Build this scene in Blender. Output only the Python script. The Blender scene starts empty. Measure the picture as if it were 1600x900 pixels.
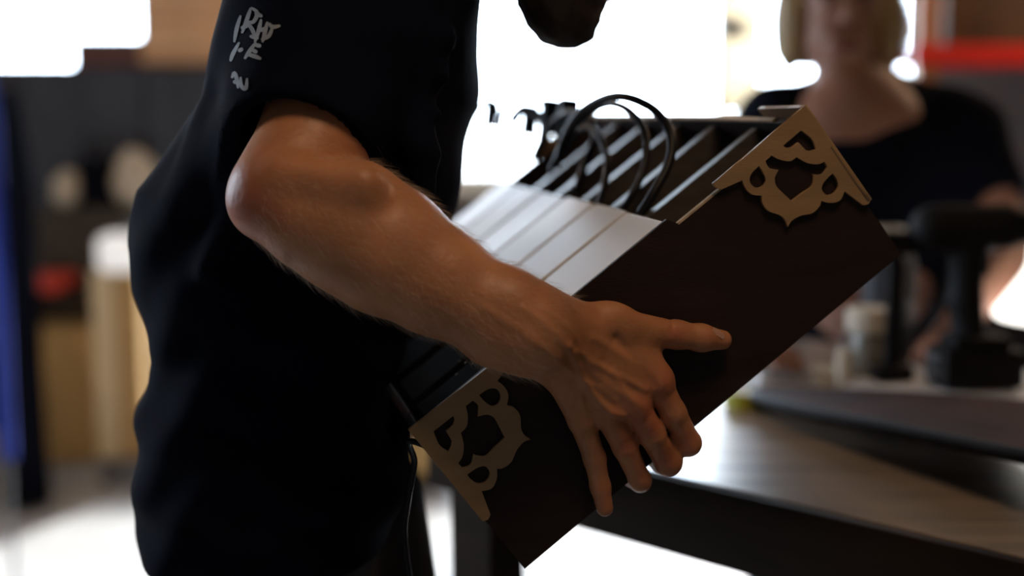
import bpy, bmesh, math, random
import numpy as np
from mathutils import Vector, Matrix
from mathutils.bvhtree import BVHTree
random.seed(7); rng = np.random.default_rng(7)
SC = bpy.context.scene; COL = SC.collection

# ------------------------------------------------------------------ camera, sky, sun, lamps, exposure
F = 2222.22; PITCH = math.radians(8); CZ = 1.27
cd = bpy.data.cameras.new('camera'); cam = bpy.data.objects.new('camera', cd); COL.objects.link(cam)
cam.location = (0, 0, CZ); cam.rotation_euler = (math.pi/2 - PITCH, 0, 0)
cd.lens = 50; cd.sensor_width = 36; cd.clip_start = .01
cd.dof.use_dof = True; cd.dof.focus_distance = 1.085; cd.dof.aperture_fstop = 2.0; cd.dof.aperture_blades = 0
SC.camera = cam
SC.view_settings.view_transform = 'Standard'; SC.view_settings.look = 'None'
SC.view_settings.gamma = 1; SC.view_settings.exposure = 0; SC.view_settings.use_curve_mapping = False
SKY = 22.0; SUN = 17.0; LAMP = 5.6; BACK_FILL = 12.0
w = bpy.data.worlds.new('sky'); SC.world = w; w.use_nodes = True
wn = w.node_tree.nodes; bgn = wn['Background']
bgn.inputs['Color'].default_value = (.70, .84, 1.0, 1); bgn.inputs['Strength'].default_value = SKY
sd = bpy.data.lights.new('sun', 'SUN'); sd.energy = SUN; sd.angle = math.radians(3.0); sd.color = (1, .97, .92)
so = bpy.data.objects.new('sun', sd); COL.objects.link(so); so.location = (1.5, 10, 6)
so.rotation_euler = Vector((-.40, -1, -.49)).to_track_quat('-Z', 'Y').to_euler()
def area(name, loc, target, sx, sy, energy, color, portal=False):
    a = bpy.data.lights.new(name, 'AREA'); a.shape = 'RECTANGLE'; a.size = sx; a.size_y = sy
    a.energy = energy; a.color = color
    if portal: a.cycles.is_portal = True
    o = bpy.data.objects.new(name, a); COL.objects.link(o); o.location = loc
    o.rotation_euler = (Vector(target) - Vector(loc)).to_track_quat('-Z', 'Y').to_euler(); return o
LAMPS = [((.30, .42, 2.46), LAMP, 'square warm unseen ceiling fill lamp above the camera side of the workshop'), ((-1.35, 3.3, 2.46), BACK_FILL, 'square warm unseen lamp added to brighten the slate cabinets'), ((2.35, 3.75, 2.46), BACK_FILL*2.2, 'square warm unseen lamp added to brighten the storage rack')]  # unseen fill lamps; the back two are added to brighten cabinets and rack
for p_, e_, _ in LAMPS: area('fill_lamp_light', p_, (p_[0], p_[1], 0), .5, .5, e_, (1, .66, .40))

# ------------------------------------------------------------------ helpers
C0 = np.array([0, 0, CZ]); RV = np.array([1., 0, 0])
FW = np.array([0, math.cos(PITCH), -math.sin(PITCH)]); UPV = np.array([0, math.sin(PITCH), math.cos(PITCH)])
def ray(x, y): return FW + RV*(x-800)/F + UPV*(450-y)/F
def P(x, y, d): return C0 + d*ray(x, y)
def PY(x, y, Y): r = ray(x, y); return C0 + r*(Y/r[1])
def PZ(x, y, Z): r = ray(x, y); return C0 + r*((Z-CZ)/r[2])

MATS = {}
def mat(name, col, rough=.6, metal=0, var=.15, scale=8, bump=0, bscale=60, stretch=None, sss=0, spec=.5, trans=0, emit=0, coat=0, col2=None, sheen=0):
    if name in MATS: return MATS[name]
    m = bpy.data.materials.new(name); m.use_nodes = True; nt = m.node_tree; b = nt.nodes['Principled BSDF']
    tc = nt.nodes.new('ShaderNodeTexCoord'); mp = nt.nodes.new('ShaderNodeMapping')
    nt.links.new(tc.outputs['Object'], mp.inputs['Vector'])
    if stretch: mp.inputs['Scale'].default_value = stretch
    n = nt.nodes.new('ShaderNodeTexNoise'); n.inputs['Scale'].default_value = scale; n.inputs['Detail'].default_value = 6
    nt.links.new(mp.outputs[0], n.inputs['Vector'])
    r = nt.nodes.new('ShaderNodeValToRGB'); r.color_ramp.elements[0].position = .3; r.color_ramp.elements[1].position = .7
    c2 = col2 or tuple(min(1, c*(1+var)) for c in col)
    r.color_ramp.elements[0].color = (*[c*(1-var) for c in col], 1); r.color_ramp.elements[1].color = (*c2, 1)
    nt.links.new(n.outputs['Fac'], r.inputs['Fac']); nt.links.new(r.outputs['Color'], b.inputs['Base Color'])
    b.inputs['Roughness'].default_value = rough; b.inputs['Metallic'].default_value = metal
    b.inputs['Specular IOR Level'].default_value = spec
    if sss:
        b.inputs['Subsurface Weight'].default_value = sss; b.inputs['Subsurface Radius'].default_value = (1, .3, .15)
        b.inputs['Subsurface Scale'].default_value = .006
    if coat: b.inputs['Coat Weight'].default_value = coat; b.inputs['Coat Roughness'].default_value = .15
    if sheen: b.inputs['Sheen Weight'].default_value = sheen; b.inputs['Sheen Roughness'].default_value = .5
    if emit: nt.links.new(r.outputs['Color'], b.inputs['Emission Color']); b.inputs['Emission Strength'].default_value = emit
    if bump:
        n2 = nt.nodes.new('ShaderNodeTexNoise'); n2.inputs['Scale'].default_value = bscale; n2.inputs['Detail'].default_value = 4
        nt.links.new(mp.outputs[0], n2.inputs['Vector'])
        bp = nt.nodes.new('ShaderNodeBump'); bp.inputs['Strength'].default_value = bump; bp.inputs['Distance'].default_value = .002
        nt.links.new(n2.outputs['Fac'], bp.inputs['Height']); nt.links.new(bp.outputs[0], b.inputs['Normal'])
    if trans:
        t = nt.nodes.new('ShaderNodeBsdfTranslucent'); t.inputs['Color'].default_value = (*col, 1)
        mx = nt.nodes.new('ShaderNodeMixShader'); mx.inputs[0].default_value = trans
        nt.links.new(b.outputs[0], mx.inputs[1]); nt.links.new(t.outputs[0], mx.inputs[2])
        nt.links.new(mx.outputs[0], nt.nodes['Material Output'].inputs[0])
    MATS[name] = m; return m
def glass_mat():
    m = bpy.data.materials.new('pane_glass'); m.use_nodes = True; nt = m.node_tree
    tr = nt.nodes.new('ShaderNodeBsdfTransparent'); gl = nt.nodes.new('ShaderNodeBsdfGlossy'); gl.inputs['Roughness'].default_value = .02
    n = nt.nodes.new('ShaderNodeTexNoise'); n.inputs['Scale'].default_value = 3
    mr = nt.nodes.new('ShaderNodeMapRange'); mr.inputs[3].default_value = .93; mr.inputs[4].default_value = .99
    nt.links.new(n.outputs['Fac'], mr.inputs[0]); nt.links.new(mr.outputs[0], tr.inputs['Color'])
    fr = nt.nodes.new('ShaderNodeFresnel'); fr.inputs['IOR'].default_value = 1.45
    mx = nt.nodes.new('ShaderNodeMixShader'); nt.links.new(fr.outputs[0], mx.inputs[0]); nt.links.new(tr.outputs[0], mx.inputs[1]); nt.links.new(gl.outputs[0], mx.inputs[2])
    nt.links.new(mx.outputs[0], nt.nodes['Material Output'].inputs[0]); return m
GLASS = glass_mat()

def link(name, me, m=None, parent=None, smooth=False, loc=None):
    """mesh given in world coordinates -> ONE object; origin at its root's base"""
    o = bpy.data.objects.new(name, me); COL.objects.link(o)
    if m: me.materials.append(m)
    if parent is not None:
        root = parent
        while root.parent: root = root.parent
        off = root.location
        me.transform(Matrix.Translation(-off)); o.parent = parent
    else:
        if loc is None:
            n = len(me.vertices); co = np.empty(n*3, np.float32); me.vertices.foreach_get('co', co); co = co.reshape(-1, 3)
            mn, mx = co.min(0), co.max(0); loc = ((mn[0]+mx[0])/2, (mn[1]+mx[1])/2, mn[2])
        me.transform(Matrix.Translation(-Vector(loc))); o.location = loc
    if smooth:
        me.polygons.foreach_set('use_smooth', np.ones(len(me.polygons), bool))
    return o
def obj(name, bm, m=None, parent=None, smooth=False, loc=None, autosmooth=False):
    me = bpy.data.meshes.new(name); bmesh.ops.recalc_face_normals(bm, faces=bm.faces[:]); bm.to_mesh(me); bm.free()
    o = link(name, me, m, parent, smooth or autosmooth, loc)
    if autosmooth: me.set_sharp_from_angle(angle=math.radians(40))
    return o
def tag(o, label, cat, group=None):
    o['label'] = label; o['category'] = cat
    if group: o['group'] = group
    return o
def thing(name, label, cat, loc, group=None):
    o = bpy.data.objects.new(name, None); COL.objects.link(o); o.location = Vector(loc); o.empty_display_size = .05
    return tag(o, label, cat, group)
def struct(o): o['kind'] = 'structure'; return o
def stuff(o): o['kind'] = 'stuff'; return o

def box(c, s, rz=0, bev=0, bm=None, M=None):
    bm = bm or bmesh.new(); b2 = bmesh.new()
    bmesh.ops.create_cube(b2, size=1, matrix=Matrix.Diagonal((*s, 1)))
    if bev: bmesh.ops.bevel(b2, geom=b2.edges[:], offset=bev, segments=2, affect='EDGES', profile=.6)
    T = M if M is not None else Matrix.Translation(Vector(c)) @ Matrix.Rotation(rz, 4, 'Z')
    b2.transform(T); me = bpy.data.meshes.new('t'); b2.to_mesh(me); b2.free(); bm.from_mesh(me); bpy.data.meshes.remove(me); return bm
def frame(o, x, y, z):
    M = Matrix.Identity(4)
    for i in range(3): M[i][0] = x[i]; M[i][1] = y[i]; M[i][2] = z[i]; M[i][3] = o[i]
    return M
def catmull(pts, n=8, closed=False):
    p = [np.array(q, float) for q in pts]; out = []
    N = len(p); rngi = range(N if closed else N-1)
    for i in rngi:
        if closed: a, b, c, d = p[(i-1) % N], p[i], p[(i+1) % N], p[(i+2) % N]
        else: a, b, c, d = p[max(i-1, 0)], p[i], p[i+1], p[min(i+2, N-1)]
        for k in range(n):
            t = k/n; out.append(.5*((2*b)+(c-a)*t+(2*a-5*b+4*c-d)*t*t+(3*b-a-3*c+d)*t**3))
    if not closed: out.append(p[-1])
    return out
def tube(pts, r, n=8, bm=None, smooth=6, caps=True):
    bm = bm or bmesh.new(); pts = catmull(pts, smooth) if smooth else [np.array(q, float) for q in pts]
    rs = r if hasattr(r, '__len__') else None; rings = []; up = Vector((.31, .22, .93)).normalized()
    for i, q in enumerate(pts):
        t = Vector(pts[min(i+1, len(pts)-1)]-pts[max(i-1, 0)]).normalized()
        x = up - t*up.dot(t)
        if x.length < 1e-3: x = Vector((1, 0, 0)) - t*t.x
        x.normalize(); y = t.cross(x); up = x
        rr = np.interp(i/(len(pts)-1), np.linspace(0, 1, len(rs)), rs) if rs is not None else r
        rings.append([bm.verts.new(Vector(q)+x*rr*math.cos(a)+y*rr*math.sin(a)) for a in [2*math.pi*k/n for k in range(n)]])
    for a, b in zip(rings, rings[1:]):
        for k in range(n): bm.faces.new((a[k], a[(k+1) % n], b[(k+1) % n], b[k]))
    if caps: bm.faces.new(rings[0][::-1]); bm.faces.new(rings[-1])
    return bm
def lathe(c, prof, n=24, bm=None, axis=None):
    """prof: (radius, height) pairs"""
    bm = bm or bmesh.new(); rings = []
    M = Matrix.Translation(Vector(c)) @ (Vector(axis).to_track_quat('Z', 'Y').to_matrix().to_4x4() if axis is not None else Matrix.Identity(4))
    for r, h in prof:
        rings.append([bm.verts.new(M @ Vector((r*math.cos(a), r*math.sin(a), h))) for a in [2*math.pi*k/n for k in range(n)]])
    for a, b in zip(rings, rings[1:]):
        for k in range(n): bm.faces.new((a[k], a[(k+1) % n], b[(k+1) % n], b[k]))
    bm.faces.new(rings[0][::-1]); bm.faces.new(rings[-1]); return bm
def plate(outline, holes, t, M):
    """flat cut-out plate with holes, thickness t, as a bmesh"""
    cu = bpy.data.curves.new('c', 'CURVE'); cu.dimensions = '2D'; cu.fill_mode = 'BOTH'; cu.extrude = t/2
    for ring in [outline]+holes:
        s = cu.splines.new('POLY'); s.points.add(len(ring)-1); s.use_cyclic_u = True
        for q, co in zip(s.points, ring): q.co = (co[0], co[1], 0, 1)
    o = bpy.data.objects.new('c', cu); COL.objects.link(o)
    me = bpy.data.meshes.new_from_object(o.evaluated_get(bpy.context.evaluated_depsgraph_get()))
    bpy.data.objects.remove(o); bpy.data.curves.remove(cu)
    bm = bmesh.new(); bm.from_mesh(me); bpy.data.meshes.remove(me); bmesh.ops.remove_doubles(bm, verts=bm.verts[:], dist=1e-6); bm.transform(M); return bm

# ---- signed-distance modelling for bodies and cloth
class Field:
    def __init__(s, lo, hi, h):
        s.o = np.array(lo, float); s.h = h; s.n = np.ceil((np.array(hi)-s.o)/h).astype(int)+1
        s.a = np.full(s.n, .2, np.float32)
    def sl(s, lo, hi):
        i0 = np.clip(np.floor((np.array(lo)-s.o)/s.h).astype(int), 0, s.n); i1 = np.clip(np.ceil((np.array(hi)-s.o)/s.h).astype(int)+1, 0, s.n)
        if (i1 <= i0).any(): return None, None
        g = [(s.o[k]+s.h*np.arange(i0[k], i1[k])).astype(np.float32) for k in range(3)]
        return tuple(slice(a, b) for a, b in zip(i0, i1)), (g[0][:, None, None], g[1][None, :, None], g[2][None, None, :])
    def add(s, d, sl, k, op):
        e = s.a[sl]
        if op == 'sub':
            d = -d; hh = np.maximum(k-np.abs(e-d), 0)/max(k, 1e-6); s.a[sl] = np.maximum(e, d)+hh*hh*k*.25
        else:
            hh = np.maximum(k-np.abs(e-d), 0)/max(k, 1e-6); s.a[sl] = np.minimum(e, d)-hh*hh*k*.25
    def cone(s, a, b, ra, rb, k=.01, op='add', cut=None):
        a = np.array(a, float); b = np.array(b, float); pad = k+3*s.h+max(ra, rb)
        sl, g = s.sl(np.minimum(a, b)-pad, np.maximum(a, b)+pad)
        if sl is None: return
        ba = b-a; L2 = max(ba@ba, 1e-9)
        q = [g[i]-a[i] for i in range(3)]; dot = q[0]*ba[0]+q[1]*ba[1]+q[2]*ba[2]
        t = np.clip(dot/L2, 0, 1)
        d = np.sqrt((q[0]-t*ba[0])**2+(q[1]-t*ba[1])**2+(q[2]-t*ba[2])**2)-(ra+(rb-ra)*t)
        if cut is not None: d = np.maximum(d, (dot-cut*L2)/math.sqrt(L2))
        s.add(d, sl, k, op)
    def chain(s, pts, rs, k=.01):
        for i in range(len(pts)-1): s.cone(pts[i], pts[i+1], rs[i], rs[i+1], k)
    def ell(s, c, r, k=.01, M=None, op='add'):
        c = np.array(c, float); R_ = max(r); sl, g = s.sl(c-R_-k-3*s.h, c+R_+k+3*s.h)
        if sl is None: return
        q = [g[i]-c[i] for i in range(3)]
        if M is not None: q = [M[j][0]*q[0]+M[j][1]*q[1]+M[j][2]*q[2] for j in range(3)]
        kk = np.sqrt((q[0]/r[0])**2+(q[1]/r[1])**2+(q[2]/r[2])**2)
        k2 = np.sqrt((q[0]/r[0]**2)**2+(q[1]/r[1]**2)**2+(q[2]/r[2]**2)**2)
        s.add((kk*(kk-1)/np.maximum(k2, 1e-6)).astype(np.float32), sl, k, op)
    def full(s): return s.sl(s.o, s.o+s.h*(s.n-1))
    def mesh(s, name):
        a = s.a; s_ = a < 0
        n = a.shape; c = [s_[i:n[0]-1+i, j:n[1]-1+j, k:n[2]-1+k] for i in (0, 1) for j in (0, 1) for k in (0, 1)]
        cnt = sum(x.astype(np.int8) for x in c); act = (cnt > 0) & (cnt < 8)
        I = np.argwhere(act); idx = np.full(act.shape, -1, np.int32); idx[tuple(I.T)] = np.arange(len(I))
        pos = np.zeros((len(I), 3)); wt = np.zeros(len(I))
        cor = [(i, j, k) for i in (0, 1) for j in (0, 1) for k in (0, 1)]
        val = {q: a[I[:, 0]+q[0], I[:, 1]+q[1], I[:, 2]+q[2]].astype(float) for q in cor}
        for q in cor:
            for ax in range(3):
                if q[ax]: continue
                r = list(q); r[ax] = 1; r = tuple(r); va, vb = val[q], val[r]; m = (va < 0) != (vb < 0)
                t = np.where(m, va/np.where(m, va-vb, 1), 0); pp = np.array(q, float)[None].repeat(len(I), 0); pp[:, ax] += t
                pos += pp*m[:, None]; wt += m
        V = s.o+s.h*(I+pos/wt[:, None]); faces = []
        for ax in range(3):
            b, cc = (ax+1) % 3, (ax+2) % 3
            lo = [slice(0, n[i]-1) if i == ax else slice(1, n[i]-1) for i in range(3)]; hi = list(lo); hi[ax] = slice(1, n[ax])
            x0, x1 = s_[tuple(lo)], s_[tuple(hi)]; E = np.argwhere(x0 != x1)
            E[:, b] += 1; E[:, cc] += 1; flip = ~s_[tuple(E.T)]
            def at(db, dc): J = E.copy(); J[:, b] -= db; J[:, cc] -= dc; return idx[tuple(J.T)]
            q = np.stack([at(1, 1), at(0, 1), at(0, 0), at(1, 0)], 1)
            q[flip] = q[flip][:, ::-1]; faces.append(q)
        Fq = np.concatenate(faces); me = bpy.data.meshes.new(name)
        me.vertices.add(len(V)); me.vertices.foreach_set('co', V.astype(np.float32).ravel())
        me.loops.add(Fq.size); me.loops.foreach_set('vertex_index', Fq.astype(np.int32).ravel())
        me.polygons.add(len(Fq)); me.polygons.foreach_set('loop_start', np.arange(0, Fq.size, 4, dtype=np.int32))
        me.update(calc_edges=True); return me
def join_meshes(name, mes):
    bm = bmesh.new()
    for m in mes: bm.from_mesh(m); bpy.data.meshes.remove(m)
    me = bpy.data.meshes.new(name); bm.to_mesh(me); bm.free(); return me
def polydist(u, v, line):
    d = None
    for (a, b) in zip(line, line[1:]):
        ax, ay = a; bx, by = b; L2 = (bx-ax)**2+(by-ay)**2+1e-12
        t = np.clip(((u-ax)*(bx-ax)+(v-ay)*(by-ay))/L2, 0, 1); q = (u-ax-t*(bx-ax))**2+(v-ay-t*(by-ay))**2
        d = q if d is None else np.minimum(d, q)
    return d

# ------------------------------------------------------------------ materials
M_skin = mat('warm_skin', (.50, .215, .098), .46, var=.14, scale=22, bump=.3, bscale=220, sss=.10, col2=(.62, .27, .125))
M_skin2 = mat('pale_skin', (.29, .135, .09), .55, var=.1, scale=12, bump=.1, sss=.1)
M_nail = mat('nail', (.88, .56, .43), .35, var=.04, sss=.2)
M_black = mat('black_cotton', (.0042, .0055, .013), .95, var=.25, scale=30, bump=.25, bscale=500, spec=.05)
M_matteblack = mat('matte_black_casing', (.005, .005, .006), .95, spec=.04)
M_black2 = mat('black_cotton_plain', (.004, .005, .010), .95, var=.2, scale=30, bump=.2, bscale=500, spec=.05)
M_trouser = mat('charcoal_denim', (.016, .016, .018), .9, var=.25, scale=40, bump=.3, bscale=700, spec=.2)
M_print = mat('white_print', (.55, .57, .60), .7, var=.2, scale=90)
M_hair = mat('dark_brown_hair', (.020, .013, .010), .6, var=.4, scale=60, bump=.8, bscale=300, stretch=(1, 1, .2))
M_blond = mat('blond_hair', (.33, .22, .10), .5, var=.35, scale=50, bump=.8, bscale=260, stretch=(1, 1, .15))
M_armhair = mat('fine_body_hair', (.62, .50, .38), .4, var=.2)
M_panel = mat('dark_stained_panel', (.024, .012, .0095), .65, var=.3, scale=10, bump=.15, bscale=120, stretch=(1, 1, 6), spec=.3)
M_ply = mat('birch_plywood', (.36, .225, .11), .6, var=.14, scale=9, bump=.12, bscale=140, stretch=(1, 1, 5))
M_plyraw = mat('raw_plywood_edge', (.55, .42, .27), .65, var=.2, scale=40, stretch=(1, 1, 8))
M_white = mat('satin_white_board', (.90, .90, .91), .45, var=.02, scale=6, spec=.5)
M_divider = mat('dull_divider_wood', (.075, .064, .055), .33, var=.3, scale=30, stretch=(1, 1, 4))
M_rubber = mat('black_cable_rubber', (.006, .007, .012), .45, var=.2, spec=.3)
M_blackplastic = mat('black_plastic', (.007, .007, .009), .65, spec=.2, var=.2, bump=.1, bscale=300)
M_chrome = mat('bright_screw_steel', (.75, .75, .78), .2, 1, var=.1)
M_wall = mat('grey_plaster', (.16, .155, .15), .9, var=.08, scale=4, bump=.2)
M_dwall = mat('dark_timber_wall', (.055, .042, .032), .85, var=.2, scale=5, stretch=(1, 1, 6))
M_floor = mat('grey_concrete_floor', (.36, .37, .38), .55, var=.10, scale=3, bump=.15, bscale=40)
M_ceil = mat('grey_ceiling', (.12, .115, .11), .9, var=.06)
M_ground = mat('pale_paving', (.52, .51, .49), .9, var=.1, scale=2)
M_frame = mat('cream_window_paint', (.72, .66, .54), .6, var=.06)
M_curtain = mat('cream_curtain_cloth', (.72, .66, .54), .9, var=.08, scale=14, trans=.10)
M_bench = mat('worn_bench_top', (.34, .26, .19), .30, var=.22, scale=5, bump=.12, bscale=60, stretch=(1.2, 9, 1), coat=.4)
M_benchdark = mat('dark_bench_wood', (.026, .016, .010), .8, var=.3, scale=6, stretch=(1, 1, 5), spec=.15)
M_gold = mat('golden_pine', (.46, .28, .10), .6, var=.18, scale=6, stretch=(6, 6, .6))
M_pine = mat('pale_pine', (.62, .46, .26), .6, var=.14, scale=6, stretch=(6, 6, .6))
M_crate = mat('orange_cardboard', (.88, .55, .32), .8, var=.1, scale=6)
M_slate = mat('slate_grey_metal', (.045, .056, .080), .7, var=.12, scale=4)
M_slate2 = mat('dark_slate_metal', (.035, .038, .05), .6, var=.12, scale=4)
M_olive = mat('dark_olive_felt', (.045, .042, .034), .9, var=.2)
M_blue = mat('royal_blue_cloth', (.005, .022, .24), .8, var=.2, scale=8, stretch=(3, 3, .5))
M_red = mat('red_paint', (.62, .055, .035), .5, var=.1)
M_redrack = mat('red_rack_steel', (.75, .02, .008), .5, var=.1)
M_beige = mat('beige_paper', (.62, .56, .46), .8, var=.15, scale=12)
M_grey = mat('grey_steel', (.22, .22, .23), .45, .6, var=.15)
M_paper = mat('white_paper', (.78, .78, .80), .8, var=.03)
M_yellow = mat('yellow_green_plastic', (.42, .40, .03), .5, var=.15)
M_shade = mat('lit_lamp_shade', (1, .97, .9), .8, var=.02, emit=3.0)
M_bulb = mat('yellow_indicator', (1, .72, .12), .5, var=.02, emit=1.4)
M_ceilbulb = mat('warm_diffuser', (1, .75, .5), .6, var=.02, emit=2.0)
M_jar = mat('dusty_jar_plastic', (.20, .19, .16), .3, var=.2)

# ------------------------------------------------------------------ room shell
XL, XR, YF, YB, ZC = -3.0, 3.2, -1.2, 6.0, 2.7
bm = box((0.1, 2.4, -.05), (6.4, 7.4, .1)); struct(obj('floor', bm, M_floor))
bm = box((0.1, 2.4, ZC+.05), (6.4, 7.4, .1)); struct(obj('ceiling', bm, M_ceil))
LW = (2.2, 3.4, .95, 2.3); bm = bmesh.new()                 # unseen window added to the left wall for rim light: y0, y1, sill, head
box((XL-.05, (YF-.1+LW[0])/2, ZC/2), (.1, LW[0]-YF+.1, ZC), bm=bm); box((XL-.05, (LW[1]+YB+.1)/2, ZC/2), (.1, YB+.1-LW[1], ZC), bm=bm)
box((XL-.05, (LW[0]+LW[1])/2, LW[2]/2), (.1, LW[1]-LW[0], LW[2]), bm=bm); box((XL-.05, (LW[0]+LW[1])/2, (LW[3]+ZC)/2), (.1, LW[1]-LW[0], ZC-LW[3]), bm=bm)
struct(obj('wall_left', bm, M_wall))
rt = bpy.data.objects.new('window_3', None); COL.objects.link(rt); rt.location = (XL-.04, 2.8, LW[2]); struct(rt); bm = bmesh.new()
for z in (LW[2]+.025, LW[3]-.025): box((XL-.04, 2.8, z), (.06, LW[1]-LW[0], .05), bm=bm, bev=.004)
for y in (LW[0]+.025, 2.8, LW[1]-.025): box((XL-.04, y, (LW[2]+LW[3])/2), (.06, .05, LW[3]-LW[2]-.1), bm=bm, bev=.004)
obj('window_frame', bm, M_frame, rt)
for y in (2.5, 3.1): obj('pane', box((XL-.04, y, (LW[2]+LW[3])/2), (.006, .53, LW[3]-LW[2]-.1)), GLASS, rt)
area('window_portal', (XL-.16, 2.8, (LW[2]+LW[3])/2), (0, 2.8, (LW[2]+LW[3])/2), LW[1]-LW[0], LW[3]-LW[2], 1, (1, 1, 1), portal=True)
struct(obj('wall_right', box((XR+.05, 2.4, ZC/2), (.1, 7.4, ZC)), M_dwall))
struct(obj('wall_front', box((0.1, YF-.05, ZC/2), (6.4, .1, ZC)), M_wall))
SILL, HEAD = .86, 2.35
WX = [(-2.75, -1.50, 1.10), (-1.02, 1.72, SILL)]         # the two window openings: x0, x1, sill
bm = bmesh.new()
xs = [XL, WX[0][0], WX[0][1], WX[1][0], WX[1][1], XR]
for i in (0, 2, 4): box(((xs[i]+xs[i+1])/2, YB+.07, ZC/2), (xs[i+1]-xs[i], .14, ZC), bm=bm)
for (a, b, s) in WX:
    box(((a+b)/2, YB+.07, s/2), (b-a, .14, s), bm=bm); box(((a+b)/2, YB+.07, (HEAD+ZC)/2), (b-a, .14, ZC-HEAD), bm=bm)
struct(obj('wall_back', bm, M_wall))
for wi, (a, b, s) in enumerate(WX):
    rt = bpy.data.objects.new('window_%d' % (wi+1), None); COL.objects.link(rt); rt.location = ((a+b)/2, YB+.05, s); struct(rt)
    bm = bmesh.new(); t = .05
    box(((a+b)/2, YB+.05, s+t/2), (b-a, .06, t), bm=bm, bev=.004); box(((a+b)/2, YB+.05, HEAD-t/2), (b-a, .06, t), bm=bm, bev=.004)
    for x in (a+t/2, b-t/2): box((x, YB+.05, (s+HEAD)/2), (t, .06, HEAD-s-2*t), bm=bm, bev=.004)
    mull = [] if wi == 0 else [.875]
    for x in mull: box((x, YB+.05, (s+HEAD)/2), (.05, .06, HEAD-s-2*t), bm=bm, bev=.004)
    obj('window_frame', bm, M_frame, rt)
    e = [a+t]+mull+[b-t]
    for x0, x1 in zip(e, e[1:]): obj('pane', box(((x0+x1)/2, YB+.05, (s+HEAD)/2), (x1-x0-.02, .006, HEAD-s-2*t), ), GLASS, rt)
    obj('window_sill', box(((a+b)/2, YB-.04, s-.02), (b-a+.1, .12, .04), bev=.005), M_frame, rt)
    area('window_portal', ((a+b)/2, YB+.16, (s+HEAD)/2), ((a+b)/2, 0, (s+HEAD)/2), b-a, HEAD-s, 1, (1, 1, 1), portal=True)
bm = box((0.1, YB+20.2, -.06), (60, 40, .08)); box((-16.6, 0, -.06), (26.6, 12.3, .08), bm=bm); struct(obj('trim_1', bm, M_ground))['label'] = 'pale paved yard outside the windows'
# curtain strip hung beside the mullion of the wide window
rt = thing('curtain', 'narrow cream curtain strip hanging in the bright window beside the bespectacled bench worker'.replace('bespectacled ', ''), 'curtain', (.95, YB-.09, 1.16))
bm = bmesh.new(); x0, x1 = PY(1116, 100, YB-.09)[0], PY(1192, 100, YB-.09)[0]; n = 28; cols = []
for i in range(n+1):
    x = x0+(x1-x0)*i/n; y = YB-.09+.018*math.sin(i*1.5)+.006*math.sin(i*3.7)
    cols.append([bm.verts.new((x, y, z)) for z in (1.16, 1.35, 1.6, 1.85, 2.42)])
for a, b in zip(cols, cols[1:]):
    for k in range(4): bm.faces.new((a[k], b[k], b[k+1], a[k+1]))
bmesh.ops.solidify(bm, geom=bm.faces[:], thickness=.002)
obj('cloth', bm, M_curtain, rt, smooth=True)
obj('rail', tube([(x0-.1, YB-.09, 2.44), (x1+.1, YB-.09, 2.44)], .008, smooth=0), M_grey, rt)
g0 = PY(1118, 60, YB-.14); g1 = PY(1166, 28, YB-.14)
rt = thing('wall_box', 'small grey box fixed high against the cream curtain strip', 'box', ((g0[0]+g1[0])/2, YB-.14, g0[2]))
c = (g0+g1)/2; obj('case', box(c, (g1[0]-g0[0], .06, g1[2]-g0[2]), bev=.006), M_grey, rt)
obj('front_cover', box((c[0], c[1]-.034, c[2]), ((g1[0]-g0[0])*.8, .008, (g1[2]-g0[2])*.75), bev=.003), M_slate, rt)
# fill lamp bodies: one over the camera side, two added over the back
for LAMP_POS, _, lab in LAMPS:
    rt = thing('ceiling_fill_lamp', lab, 'lamp', (LAMP_POS[0], LAMP_POS[1], 2.50))
    obj('housing', box((LAMP_POS[0], LAMP_POS[1], 2.60), (.62, .62, .198), bev=.01), M_grey, rt)
    obj('diffuser', box((LAMP_POS[0], LAMP_POS[1], 2.485), (.5, .5, .03), bev=.004), M_ceilbulb, rt)

# ------------------------------------------------------------------ the tray box
TL = P(637, 670, 1.08); TR = P(1255, 165, 1.115); U = TR-TL; L = float(np.linalg.norm(U)); U /= L
D = P(315, 163, 1)-C0; D -= U*(D@U); D /= np.linalg.norm(D)
V = np.cross(U, D); V = V if V[2] > 0 else -V
H = .148; W = .63; BL = TL-H*V
def T(u, v, w_): return BL+u*U+v*V+w_*D
def uvo(px, py, off=0):                       # picture point on the plane 'off' in front of the tray's front face
    r = ray(px, py); q0 = TL-off*D; return C0+r*((q0-C0)@D/(r@D))
def to_uv(q): d = np.asarray(q)-BL; return d@U, d@V
def tbox(u0, u1, v0, v1, w0, w1, bev=0, bm=None):
    return box(None, (u1-u0, v1-v0, w1-w0), bm=bm, bev=bev, M=frame(T((u0+u1)/2, (v0+v1)/2, (w0+w1)/2), U, V, D))
tray = thing('slatted_tray', 'dark brown box with carved plywood corners, white slats and cables, held in one hand', 'box', T(0, 0, 0))
e = .006; LOW = .011
bm = plate([(.001, 0), (L-.003, 0), (L-.003, H-LOW), (.262, H-LOW), (.257, H-.002), (.001, H-.002)], [], e, frame(T(0, 0, e/2), U, V, D)); obj('front_panel', bm, M_panel, tray)
obj('front_edge', tbox(.262, L-.075, H-LOW, H-LOW+.0016, .0005, e-.0005), M_plyraw, tray)['label'] = 'raw pale top edge of the front panel'
obj('back_panel', tbox(.001, L-.003, 0, H-LOW, W-e, W, .0006), M_panel, tray)
obj('end_panel', tbox(L-.003-e, L-.003, 0, H-LOW, e, W-e, .0006), M_panel, tray)
obj('end_edge', tbox(L-.0085, L-.0035, H-LOW, H-LOW+.0016, .06, W-e), M_plyraw, tray)['label'] = 'raw pale top edge of the end panel'
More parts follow.
